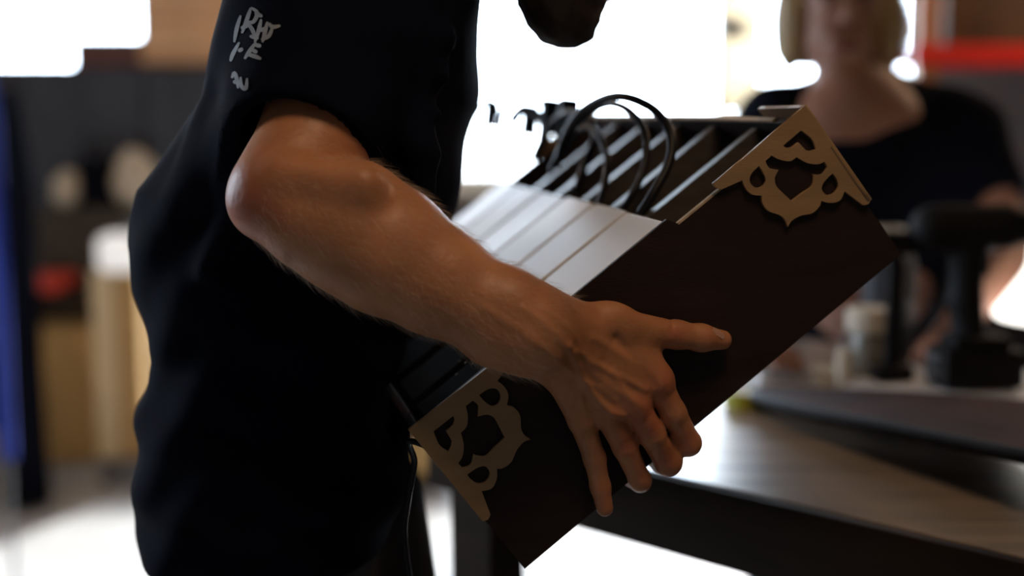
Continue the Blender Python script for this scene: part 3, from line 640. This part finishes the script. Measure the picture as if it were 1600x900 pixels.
f.cone(SHL, EL, .066, .055, .04, cut=.55); f.cone(SHR, ER, .068, .055, .04, cut=.55); axl = EL-SHL; f.cone(SHL+axl*.48, SHL+axl*.9, .046, .044, 0, 'sub'); axr = ER-SHR; f.cone(SHR+axr*.48, SHR+axr*.9, .048, .046, 0, 'sub')
f.ell(Q(1338, 138, -.10), (.058, .14, .078), .012, op='sub'); f.ell(Q(1340, 120, .04), (.056, .07, .075), .01, op='sub')
sl, g = f.full(); f.a[sl] = np.maximum(f.a[sl]+(.003*np.sin(40*g[0]+30*g[2])*np.sin(33*g[2]-20*g[0])).astype(np.float32), .73-g[2])
link('t_shirt', f.mesh('t_shirt'), M_black2, wom, smooth=True)
f = Field((hw[0]-.25, hw[1]-.15, .03), (hw[0]+.3, hw[1]+.32, .84), .008); f.cone((hw[0]+.03, hw[1]+.08, .80), (hw[0]+.03, hw[1]+.09, .72), .13, .135, .05)
for s in (-1, 1): f.chain([(hw[0]+.03+s*.08, hw[1]+.10, .74), (hw[0]+.03+s*.08, hw[1]+.08, .42), (hw[0]+.03+s*.08, hw[1]+.12, .06)], [.09, .068, .055], .03)
link('trousers', f.mesh('trousers'), M_trouser, wom, smooth=True)
for s in (-1, 1):
    f = Field((hw[0]+.03+s*.08-.08, hw[1]-.14, -.01), (hw[0]+.03+s*.08+.08, hw[1]+.24, .13), .007); x = hw[0]+.03+s*.08
    f.chain([(x, hw[1]+.15, .04), (x, hw[1]+.03, .045), (x, hw[1]-.06, .03)], [.038, .04, .03], .02); f.cone((x, hw[1]+.12, .05), (x, hw[1]+.12, .09), .04, .042, .02)
    sl, g = f.full(); f.a[sl] = np.maximum(f.a[sl], .001-g[2]); link('shoe', f.mesh('shoe'), M_blackplastic, wom, smooth=True)
f = Field(hw-np.array([.2, .2, .2]), hw+np.array([.2, .25, .2]), .006)
f.ell(h2(.004, .035, .045), (.090, .10, .098), .02); f.ell(h2(-.075, .02, -.03), (.030, .055, .085), .02); f.ell(h2(.085, .02, -.04), (.032, .055, .095), .02); f.ell(h2(0, .07, -.03), (.085, .05, .09), .02)
f.ell(h2(-.003, -.09, -.02), (.062, .10, .085), .012, op='sub'); f.ell(h2(0, -.02, -.13), (.05, .12, .08), .012, op='sub')
sl, g = f.full(); f.a[sl] += (.0035*np.sin(210*g[0]+60*g[1])*np.sin(180*g[1]+20*g[2])).astype(np.float32)
link('hair', f.mesh('hair'), M_blond, wom, smooth=True)
for s in (-1, 1):
    bm = bmesh.new(); bmesh.ops.create_uvsphere(bm, u_segments=12, v_segments=8, radius=.011, matrix=Matrix.Translation(Vector(h2(s*.031-.003, -.066, .012)))); obj('eye', bm, M_hair, wom, smooth=True)

obj('lips', tube([h2(-.026, -.086, -.078), h2(-.012, -.092, -.076), h2(-.004, -.093, -.078), h2(.004, -.092, -.076), h2(.018, -.086, -.078)], [.002, .006, .006, .006, .002], 8), mat('dark_lips', (.16, .045, .04), .5), wom, smooth=True)
# ------------------------------------------------------------------ workbench and what stands on it
ZT = .87; ED = np.array([.72, -.69, 0]); ED /= np.linalg.norm(ED); EN = np.array([-ED[1], ED[0], 0]); A0 = PZ(1020, 735, ZT)
def B(t, n, z): q = A0+ED*t+EN*n; return np.array([q[0], q[1], z])
T0, T1, DEP = -.335, 1.75, .80; ang = math.atan2(ED[1], ED[0])
def bbox(t0, t1, n0, n1, z0, z1, bev=0, bm=None): return box(B((t0+t1)/2, (n0+n1)/2, (z0+z1)/2), (t1-t0, n1-n0, z1-z0), ang, bev, bm)
bench = thing('workbench', 'worn wooden workbench with dark front rail behind the tray box', 'workbench', B((T0+T1)/2, DEP/2, 0))
nb = 6
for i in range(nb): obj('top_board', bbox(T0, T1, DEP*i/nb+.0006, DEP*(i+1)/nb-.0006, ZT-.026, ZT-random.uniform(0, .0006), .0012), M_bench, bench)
obj('front_rail', bbox(T0+.03, T1-.03, .012, .036, ZT-.080, ZT-.026), M_benchdark, bench); obj('front_shade_strip', bbox(T0, T1, -.014, -.0005, ZT-.080, ZT-.001, .002), M_benchdark, bench)  # dark strip over the top boards' front edge stands in for shade
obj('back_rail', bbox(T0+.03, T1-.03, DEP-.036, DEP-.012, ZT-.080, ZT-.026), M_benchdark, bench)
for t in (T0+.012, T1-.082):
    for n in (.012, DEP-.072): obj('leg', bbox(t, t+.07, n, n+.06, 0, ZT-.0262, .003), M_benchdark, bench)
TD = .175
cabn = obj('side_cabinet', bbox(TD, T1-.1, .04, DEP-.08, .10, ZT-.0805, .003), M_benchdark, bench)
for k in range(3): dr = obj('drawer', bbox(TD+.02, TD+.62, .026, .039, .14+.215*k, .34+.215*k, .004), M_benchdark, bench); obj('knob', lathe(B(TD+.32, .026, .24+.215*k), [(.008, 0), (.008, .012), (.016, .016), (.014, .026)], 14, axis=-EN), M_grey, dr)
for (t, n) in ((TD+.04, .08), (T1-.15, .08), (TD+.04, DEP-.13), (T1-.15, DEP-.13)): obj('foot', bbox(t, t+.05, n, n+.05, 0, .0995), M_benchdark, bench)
# long dark board with a rounded tip, one end raised
tip = PZ(1192, 612, ZT+.014); bd = PZ(1640, 690, ZT+.055)-tip; bl = float(np.linalg.norm(bd)); bd /= bl; bside = np.cross(np.array([0, 0, 1.]), bd); bside /= np.linalg.norm(bside); bnz = np.cross(bd, bside)
o = [(.0, .0), (.012, -.022), (.06, -.045), (.18, -.062), (.5, -.075), (.95, -.08), (.95, .22), (.5, .20), (.18, .12), (.06, .05), (.012, .02)]
bm = plate([tuple(q) for q in catmull(o[:6], 4)]+[tuple(q) for q in catmull(o[6:]+[o[0]], 4)][:-1], [], .014, frame(tip, bd, bside, bnz))
board = thing('dark_board', 'dark tapered board with rounded tip lying across the workbench, right of the hand', 'board', tip-np.array([0, 0, .014]))
obj('plank', bm, mat('dark_walnut_board', (.045, .019, .014), .8, spec=.1, var=.3, scale=6, stretch=(2, 2, 8)), board)
obj('rim', tube([tip+bd*a+bside*b for a, b in o[:6]], .0078, 8), M_blackplastic, board, smooth=True)
q = tip+bd*.8+bside*.07; tag(obj('riser_block', box((q[0], q[1], (ZT+q[2]-.020)/2), (.12, .12, q[2]-.020-ZT), ang, .002), M_benchdark), 'dark wooden block under the raised end of the dark board', 'block')
# sheet of paper and the drill
q = PZ(1490, 606, ZT); tag(obj('paper_sheet', box((q[0]+.02, q[1]+.02, ZT+.0012), (.27, .20, .0018), ang+.25), M_paper), 'white paper sheet lying under the black cordless drill', 'paper')
s_ = 1/F*1.90
dq = PZ(1520, 604, ZT+.003); drill = thing('cordless_drill', 'black cordless drill standing on its battery on the white paper sheet', 'drill', dq)
def dpt(x, y, dd=0): d = float((dq-C0)@FW)+dd; return P(x, y, d)
fr = lambda o: frame(o, RV, np.array([0, 1., 0]), np.array([0, 0, 1.]))
c = dpt(1522, 578); obj('battery', box((c[0], c[1], dq[2]+.028), (.112, .076, .054), .1, .010), M_blackplastic, drill); obj('battery_shoe', box((c[0], c[1], dq[2]+.062), (.080, .058, .018), .1, .006), M_blackplastic, drill)
f = Field(dpt(1380, 640, -.06), dpt(1760, 300, .10), .004)
f.chain([dpt(1515, 540), dpt(1508, 470), dpt(1512, 390)], [.024, .021, .026], .012); f.cone(dpt(1458, 356), dpt(1570, 354), .031, .030, .01); f.cone(dpt(1570, 354), dpt(1600, 354), .028, .024, .005)
obj_h = link('motor_housing', f.mesh('housing'), M_blackplastic, drill, smooth=True)
obj('chuck', lathe(dpt(1604, 354), [(.023, 0), (.022, .02), (.018, .035), (.012, .05)], 20, axis=(1, 0, 0)), M_grey, drill, autosmooth=True)
obj('drill_bit', tube([dpt(1650, 354), dpt(1710, 354)], .003, smooth=0), M_grey, drill); obj('trigger', box(dpt(1537, 412), (.014, .014, .030), 0, .003), M_blackplastic, drill)
for y in (570, 590): obj('battery_button', box((c[0]-.058, c[1]-.01, dq[2]+.02+.02*(590-y)/20), (.006, .02, .008), .1, .001), M_grey, drill)
# other bench clutter, blurred
q = PZ(1358, 588, ZT); rt = thing('storage_jar', 'dusty jar with beige lid on the bench, left of the drill', 'jar', q); d = float((q-C0)@FW); k = d/F
obj('jar_body', lathe(q, [(28*k, 0), (31*k, 4*k), (31*k, 60*k), (26*k, 72*k)], 24), M_jar, rt, autosmooth=True); obj('lid', lathe(q+np.array([0, 0, 72*k]), [(36*k, 0), (38*k, 4*k), (38*k, 30*k), (34*k, 36*k)], 24), M_beige, rt, autosmooth=True)
q = PZ(1318, 600, ZT); rt = thing('glue_bottle', 'slim pale glue bottle standing beside the beige-lidded jar', 'bottle', q); k = float((q-C0)@FW)/F
obj('bottle_body', lathe(q, [(12*k, 0), (13*k, 3*k), (13*k, 48*k), (6*k, 60*k)], 16), M_beige, rt, autosmooth=True); obj('nozzle', lathe(q+np.array([0, 0, 60*k]), [(5*k, 0), (4*k, 10*k), (1.5*k, 24*k)], 12), M_grey, rt)
q = PZ(1287, 594, ZT); tag(obj('parts_tub', lathe(q, [(17*k, 0), (20*k, 20*k), (21*k, 20*k), (19*k, 22*k)], 18), M_beige, autosmooth=True), 'low beige tub on the bench, left of the slim glue bottle', 'tub')
q = PZ(1392, 594, ZT+.0025); rt = thing('clamp', 'upright black bar clamp standing between the jar and the cordless drill', 'clamp', q); k = float((q-C0)@FW)/F
obj('bar', box(q+np.array([0, 0, 115*k]), (22*k, 12*k, 230*k), .2, .002), M_blackplastic, rt); obj('base_jaw', box(q+np.array([0, 0, 12*k]), (60*k, 40*k, 24*k), .2, .004), M_blackplastic, rt); obj('top_jaw', box(q+np.array([6*k, 0, 216*k]), (66*k, 30*k, 34*k), .2, .004), M_blackplastic, rt)
obj('screw_rod', tube([q+np.array([24*k, 0, 210*k]), q+np.array([24*k, 0, 90*k])], 4*k, smooth=0), M_grey, rt); obj('handle', lathe(q+np.array([24*k, 0, 130*k]), [(9*k, 0), (11*k, 10*k), (9*k, 60*k)], 12), M_grey, rt)
q = PZ(1400, 570, ZT); k = float((q-C0)@FW)/F; rt = thing('paint_can', 'grey metal paint can behind the clamp on the bench', 'can', q+np.array([0, .06, 0])); qq = q+np.array([0, .06, 0])
obj('can_body', lathe(qq, [(44*k, 0), (44*k, 70*k), (42*k, 72*k), (42*k, 150*k), (44*k, 152*k), (43*k, 156*k)], 24), M_slate2, rt, autosmooth=True); obj('can_lid', lathe(qq+np.array([0, 0, 156*k]), [(40*k, 0), (40*k, 3*k), (36*k, 3*k)], 24), M_grey, rt)
qq2 = qq+np.array([0, 0, 159.5*k]); rt = thing('mug', 'pale grey mug standing on top of the grey paint can', 'mug', qq2)
obj('cup', lathe(qq2, [(20*k, 0), (24*k, 3*k), (24*k, 50*k), (22*k, 50*k), (20*k, 6*k)], 20), M_beige, rt, autosmooth=True); obj('handle', tube([qq2+np.array([-23*k, 0, 40*k]), qq2+np.array([-40*k, 0, 34*k]), qq2+np.array([-40*k, 0, 16*k]), qq2+np.array([-23*k, 0, 10*k])], 3.5*k), M_beige, rt, smooth=True)
q = PZ(1168, 634, ZT); k = float((q-C0)@FW)/F; rt = thing('tape_roll', 'yellow-green tape roll on the bench, touching the tray box outline', 'tape', q); rt['label'] = 'yellow-green tape roll on the bench, left of the dark board tip'
bm = bmesh.new(); n = 24; rr = [[], [], [], []]
for i in range(n):
    a = 2*math.pi*i/n
    for j, (r, z) in enumerate(((36, 0), (36, 24), (20, 24), (20, 0))): rr[j].append(bm.verts.new(q+np.array([r*k*math.cos(a), r*k*math.sin(a), z*k])))
for j in range(4):
    for i in range(n): bm.faces.new((rr[j][i], rr[j][(i+1) % n], rr[(j+1) % 4][(i+1) % n], rr[(j+1) % 4][i]))
obj('tape', bm, M_yellow, rt, autosmooth=True); obj('core', lathe(q+np.array([0, 0, .0005]), [(19.5*k, 0), (19.5*k, 23*k)], 20), M_beige, rt)
# lit bench lamp at the right edge
dl = 2.12; q = PZ(1632, 560, ZT)+np.array([.03, .02, 0]); lampb = thing('bench_lamp', 'glowing white bell-shaded lamp on the bench, right of the drill', 'lamp', q); k = float((q-C0)@FW)/F
zb = P(1620, 496, float((q-C0)@FW))[2]-ZT
obj('base', lathe(q, [(34*k, 0), (34*k, 8*k), (10*k, 14*k)], 24), M_blackplastic, lampb, autosmooth=True); obj('stem', lathe(q+np.array([0, 0, 14*k]), [(6*k, 0), (6*k, zb-14*k+60*k)], 12), M_grey, lampb)
obj('lamp_shade', lathe(q+np.array([0, 0, zb]), [(98*k, 0), (102*k, 5*k), (96*k, 14*k), (60*k, 66*k), (52*k, 84*k), (50*k, 116*k), (46*k, 122*k)], 32), M_shade, lampb, autosmooth=True)

# ------------------------------------------------------------------ back of the shop, left side
def gbox(x0, x1, ytop, ybot, Y, depth, z0=None):
    """box whose front stands at Y and fills the picture span; returns centre and size"""
    a, b = PY(x0, ybot, Y), PY(x1, ytop, Y); zb_ = a[2] if z0 is None else z0
    return np.array([(a[0]+b[0])/2, Y+depth/2, (zb_+b[2])/2]), (b[0]-a[0], depth, b[2]-zb_)
# tall slate cabinets in a row
for i, (x0, x1, m, lab) in enumerate(((-70, 34, M_slate2, 'dark slate metal cabinet at far left, behind the blue flag'), (62, 228, M_slate, 'slate grey metal cabinet under the small dark red carton'), (246, 352, M_slate, 'slate grey metal cabinet under the stacked orange crates'))):
    c, s = gbox(x0, x1, 102, 740, 5.2, .5, 0.0); c[0] += (0, .0, .0)[i]; s = (s[0]-.012, s[1], s[2]); rt = thing('metal_cabinet', lab, 'cabinet', (c[0], c[1], 0), 'tall metal cabinets by the window')
    obj('cabinet_body', box(c, s, 0, .006), m, rt); hw_ = s[0]/2
    for k_ in (-1, 1):
        dr = obj('door', box((c[0]+k_*hw_/2, c[1]-s[1]/2-.009, c[2]+.02), (hw_-.008, .016, s[2]-.08), 0, .003), m, rt)
        obj('handle', box((c[0]+k_*.03, c[1]-s[1]/2-.026, .75), (.012, .016, .10), 0, .003), M_grey, dr)
ctop = PY(100, 102, 5.2)[2]
q = gbox(112, 218, 58, 110, 5.28, .22, ctop+.001); rt = thing('carton', 'small dark red carton with teal lid on top of the slate cabinet', 'box', (q[0][0], q[0][1], ctop))
obj('carton_body', box(q[0]-np.array([0, 0, .012]), (q[1][0]*.97, q[1][1], q[1][2]-.024), 0, .002), mat('faded_red_carton', (.20, .09, .08), .8, var=.3, scale=30), rt); obj('carton_lid', box(q[0]+np.array([0, 0, q[1][2]/2-.012]), (q[1][0], q[1][1]+.01, .024), 0, .002), mat('teal_lid', (.10, .16, .17), .6), rt)
# stacked orange crates: each crate of slats
zc = ctop+.002; xa, xz = PY(222, 60, 5.25)[0], PY(392, 60, 5.25)[0]
for i in range(3):
    hh = .165; nm = ('lowest', 'middle', 'topmost')[i]
    rt = thing('slatted_crate', nm+' of the orange wooden crates stacked on the slate cabinet', 'crate', ((xa+xz)/2, 5.42, zc), 'crates stacked on the cabinet')
    for k_ in range(3): obj('slat', box(((xa+xz)/2, 5.262, zc+.030+.053*k_), (xz-xa, .014, .047), 0, .002), M_crate, rt); obj('slat', box(((xa+xz)/2, 5.578, zc+.030+.053*k_), (xz-xa, .014, .047), 0, .002), M_crate, rt)
    for x in (xa+.02, xz-.02):
        for y in (5.29, 5.55): obj('corner_post', box((x, y, zc+hh/2), (.04, .04, hh-.004), 0, .002), M_crate, rt)
        for k_ in range(3): obj('end_slat', box((x-.027 if x < (xa+xz)/2 else x+.027, 5.42, zc+.030+.053*k_), (.013, .30, .047), 0, .002), M_crate, rt)
    obj('crate_bottom', box(((xa+xz)/2, 5.42, zc+.012), (xz-xa-.08, .28, .012)), M_crate, rt); zc += hh+.001
q = PY(358, 57, 5.22); rt = thing('indicator_lamp', 'tiny yellow lamp glowing in front of the orange crates', 'lamp', q); bm = bmesh.new(); bmesh.ops.create_uvsphere(bm, u_segments=12, v_segments=8, radius=.014, matrix=Matrix.Translation(Vector(q))); obj('bulb', bm, M_bulb, rt, smooth=True); obj('socket', box(q+np.array([0, .026, 0]), (.02, .028, .02), 0, .003), M_blackplastic, rt)
# blue furled flag and black cloth bundle, left edge
q = PY(4, 500, 3.2); rt = thing('furled_flag', 'furled blue flag on a thin pole at the left edge', 'flag', (q[0], q[1], 0))
zt = PY(4, 30, 3.2)[2]; zf = PY(4, 84, 3.2)[2]; obj('pole', tube([(q[0], q[1], .03), (q[0], q[1], zt)], .005, smooth=0), M_grey, rt); obj('foot', lathe((q[0], q[1], 0), [(.16, 0), (.16, .02), (.02, .03)], 24), M_blackplastic, rt)
bm = bmesh.new(); rows = []
for i in range(24):
    t = i/23; z = zf-(zf-.42)*t; rad = .005+.010*min(1, t*6); row = []
    for j in range(20): a = 2*math.pi*j/20; rr_ = rad*(1+.28*math.sin(5*a+3*t)+.08*math.sin(9*a)); row.append(bm.verts.new((q[0]+rr_*math.cos(a), q[1]+rr_*math.sin(a), z)))
    rows.append(row)
for a, b in zip(rows, rows[1:]):
    for j in range(20): bm.faces.new((a[j], a[(j+1) % 20], b[(j+1) % 20], b[j]))
bm.faces.new(rows[0]); bm.faces.new(rows[-1][::-1]); obj('cloth', bm, M_blue, rt, smooth=True)
q = PY(40, 740, 4.2); rt = thing('cloth_bundle', 'tall black cloth draped on a stand between blue flag and slate cabinet', 'cloth', (q[0], q[1], 0))
bm = bmesh.new(); rows = []; ztop = PY(40, 140, 4.2)[2]
for i in range(20):
    t = i/19; z = ztop-(ztop-.02)*t; rad = .02+.032*min(1, 5*t)**.7+.016*t; row = []
    for j in range(24): a = 2*math.pi*j/24; rr_ = rad*(1+.15*math.sin(6*a+4*t)); row.append(bm.verts.new((q[0]+rr_*math.cos(a), q[1]+rr_*math.sin(a), z)))
    rows.append(row)
for a, b in zip(rows, rows[1:]):
    for j in range(24): bm.faces.new((a[j], a[(j+1) % 24], b[(j+1) % 24], b[j]))
bm.faces.new(rows[0]); bm.faces.new(rows[-1][::-1]); obj('drape', bm, M_black2, rt, smooth=True)
# low cabinet with brown top, red box on it
c, s = gbox(48, 160, 498, 742, 4.72, .23, 0); rt = thing('low_cabinet', 'low golden wooden cabinet with brown top under the flat red case', 'cabinet', (c[0], c[1], 0))
obj('cabinet_body', box(c, s, 0, .004), M_gold, rt); c2, s2 = gbox(10, 168, 458, 498, 4.68, .28); obj('cabinet_top', box((c2[0], c2[1], s[2]+s2[2]/2+.0005), (s2[0], s2[1], s2[2]), 0, .004), M_benchdark, rt)
obj('side_panel', box((c[0]-s[0]/2-.035, c[1], s[2]/2), (.06, s[1]-.03, s[2]), 0, .003), M_benchdark, rt); obj('door', box((c[0], c[1]-s[1]/2-.008, c[2]), (s[0]-.03, .014, s[2]-.04), 0, .003), M_gold, rt)
zt = s[2]+s2[2]+.001; x0, x1 = PY(14, 470, 4.8)[0], PY(104, 470, 4.8)[0]; rt = thing('flat_case', 'flat red case lying on the low golden cabinet', 'case', ((x0+x1)/2, 4.83, zt)); obj('case_body', box(((x0+x1)/2, 4.83, zt+.022), (x1-x0, .25, .044), 0, .008), M_red, rt); obj('handle', tube([((x0+x1)/2-.04, 4.72, zt+.022), ((x0+x1)/2-.03, 4.70, zt+.022), ((x0+x1)/2+.03, 4.70, zt+.022), ((x0+x1)/2+.04, 4.72, zt+.022)], .005), M_blackplastic, rt, smooth=True)
# tool shelf with pale rolls and black bag behind
c, s = gbox(64, 262, 325, 452, 4.98, .16); zsh = c[2]+s[2]/2; rt = thing('felt_screen', 'dark olive felt screen behind the white-capped pedestal', 'screen', (c[0], c[1], 0)); obj('felt_panel', box((c[0], c[1], zsh/2+.02), (s[0], s[1], zsh-.04), 0, .004), M_olive, rt)
for x in (-1, 1): obj('foot', box((c[0]+x*s[0]*.4, c[1], .01), (.05, .18, .02), 0, .003), M_blackplastic, rt)
for (xa_, xb_, yt, lab) in ((74, 120, 268, 'small pale paper roll on the olive screen, left of the black tool bag'), (168, 242, 234, 'large pale paper sack on the olive screen, right of the black tool bag')):
    cc, ss = gbox(xa_, xb_, yt, 325, 5.0, .12, zsh+.001); f = Field(cc-np.array(ss)*.75, cc+np.array(ss)*.75, .006); f.ell(cc-np.array([0, 0, ss[2]*.12]), (ss[0]/2, .055, ss[2]*.42), .02); f.ell(cc+np.array([.0, 0, ss[2]*.2]), (ss[0]*.38, .04, ss[2]*.30), .03)
    sl, g = f.full(); f.a[sl] = np.maximum(f.a[sl]+(.004*np.sin(60*g[0]+40*g[2])*np.sin(50*g[2])).astype(np.float32), zsh+.001-g[2]); tag(link('paper_sack', f.mesh('paper_sack'), M_beige, None, True), lab, 'sack')
cc, ss = gbox(122, 166, 225, 325, 5.0, .12, zsh+.001); rt = thing('tool_bag', 'black tool bag standing between the two pale paper sacks', 'bag', (cc[0], cc[1], zsh)); obj('bag_body', box(cc-np.array([0, 0, ss[2]*.12]), (ss[0], .11, ss[2]*.76), 0, .012), M_black2, rt); obj('handle', tube([cc+np.array([-.03, 0, ss[2]*.24]), cc+np.array([-.02, 0, ss[2]*.48]), cc+np.array([.02, 0, ss[2]*.48]), cc+np.array([.03, 0, ss[2]*.24])], .006), M_black2, rt, smooth=True)
# white-capped pedestal on casters
c, s = gbox(154, 214, 425, 758, 4.45, .12, .09); rt = thing('pedestal', 'golden wooden pedestal with rounded white cap standing on a grey caster', 'pedestal', (c[0], c[1], 0))
obj('left_board', box((c[0]-s[0]*.24, c[1], c[2]), (s[0]*.5, s[1], s[2]), 0, .004), M_pine, rt); obj('right_board', box((c[0]+s[0]*.26, c[1]+.01, c[2]), (s[0]*.46, s[1]-.01, s[2]), 0, .004), M_gold, rt)
c3, s3 = gbox(149, 217, 370, 425, 4.43, .16); obj('cap', box((c3[0], c3[1], c[2]+s[2]/2+s3[2]/2+.0005), s3, 0, .022), mat('translucent_white_plastic', (.9, .9, .9), .5, var=.02, trans=.65), rt)
obj('base_plate', box((c[0]+.01, c[1], .080), (s[0]+.05, .16, .018), 0, .004), M_grey, rt)
for x in (-.05, .07):
    for y in (-.05, .05): obj('caster', lathe((c[0]+x-.012, c[1]+y, .036), [(.03, 0), (.035, .005), (.035, .022), (.03, .026)], 16, axis=(1, 0, 0)), M_grey, rt, autosmooth=True)
q = np.array([c3[0]+.03, c3[1], c[2]+s[2]/2+s3[2]+.001]); rt = thing('glass_jar', 'small grey rounded jar on the white pedestal cap', 'jar', q); obj('jar_body', lathe(q, [(.018, 0), (.03, .006), (.03, .022), (.018, .032)], 16), M_grey, rt, autosmooth=True); obj('lid', lathe(q+np.array([0, 0, .0325]), [(.016, 0), (.016, .006)], 14), M_slate, rt)
c, s = gbox(216, 262, 420, 735, 4.75, .10, 0); tag(obj('pale_plank', box(c, s, .1, .004), M_beige), 'pale plank standing upright right of the white-capped pedestal', 'plank')
# low brown cabinet and white bucket seen below the near person and the tray
c, s = gbox(590, 704, 600, 775, 4.35, .35, 0); rt = thing('sideboard', 'brown wooden sideboard seen in the gap between the tray box and the black t-shirt', 'cabinet', (c[0], c[1], 0)); obj('cabinet_body', box((c[0], c[1], s[2]/2+.03), (s[0], s[1], s[2]-.06), 0, .004), M_gold, rt)
for k_ in (-1, 1): dr = obj('door', box((c[0]+k_*s[0]/4, c[1]-s[1]/2-.009, s[2]/2+.03), (s[0]/2-.012, .016, s[2]-.11), 0, .003), M_gold, rt); obj('knob', lathe((c[0]+k_*.02, c[1]-s[1]/2-.017, s[2]*.6), [(.006, 0), (.006, .01), (.012, .014), (.010, .022)], 10, axis=(0, -1, 0)), M_grey, dr)
obj('plinth', box((c[0], c[1]+.02, .0148), (s[0]-.04, s[1]-.06, .0295)), M_benchdark, rt)

# ------------------------------------------------------------------ back of the shop, right side: pallet rack
yr = 4.2; xa, xz = PY(1436, 50, yr)[0], 2.9; zb0, zb1 = PY(1500, 101, yr)[2], PY(1500, 70, yr)[2]
rack = thing('storage_rack', 'tall storage rack with red beams behind the bench worker', 'rack', ((xa+xz)/2, yr+.3, 0)); rack['label'] = 'tall storage rack with red shelf beam at the upper right'
for x in (xa+.03, xz-.03):
    for y in (yr+.035, yr+.6): obj('upright', box((x, y, 1.25), (.06, .06, 2.5), 0, .004), mat('orange_upright_paint', (.45, .16, .04), .6), rack)
for z0_, z1_ in ((.35, .35+zb1-zb0), (zb0, zb1), (zb0+.62, zb1+.62)):
    for y in (yr-.012, yr+.65): obj('beam', box(((xa+xz)/2, y, (z0_+z1_)/2), (xz-xa+.04, .03, z1_-z0_), 0, .003), M_redrack, rack)
    obj('shelf', box(((xa+xz)/2, yr+.318, z1_-.012), (xz-xa-.14, .56, .020)), M_benchdark, rack)
for i, (x0, x1, hh, lab) in enumerate(((.10, .46, .30, 'dark brown carton on the red rack beam, nearest the window'), (.50, .92, .36, 'second dark brown carton on the red rack beam'), (.96, 1.25, .26, 'rightmost dark brown carton on the red rack beam'))):
    rt = thing('storage_carton', lab, 'box', (xa+(x0+x1)/2, yr+.3, zb1), 'cartons on the rack'); M_c = mat('dark_brown_carton', (.10, .055, .028), .85, var=.2)
    obj('carton_body', box((xa+(x0+x1)/2, yr+.3, zb1+hh/2), (x1-x0, .46, hh-.004), 0, .003), M_c, rt); obj('tape_strip', box((xa+(x0+x1)/2, yr+.3, zb1+hh-.0015), (.05, .462, .001)), M_gold, rt)
for i, (x0, x1, hh, lab) in enumerate(((.10, .55, .40, 'black bin on the low rack shelf, near the upright'), (.62, 1.2, .34, 'black bin on the low rack shelf, at the right'))):
    z = .35+zb1-zb0; rt = thing('storage_bin', lab, 'bin', (xa+(x0+x1)/2, yr+.3, z)); obj('bin_body', box((xa+(x0+x1)/2, yr+.3, z+hh/2+.001), (x1-x0, .46, hh), 0, .02), M_blackplastic, rt); obj('bin_lid', box((xa+(x0+x1)/2, yr+.3, z+hh+.013), (x1-x0+.03, .48, .022), 0, .006), M_blackplastic, rt)
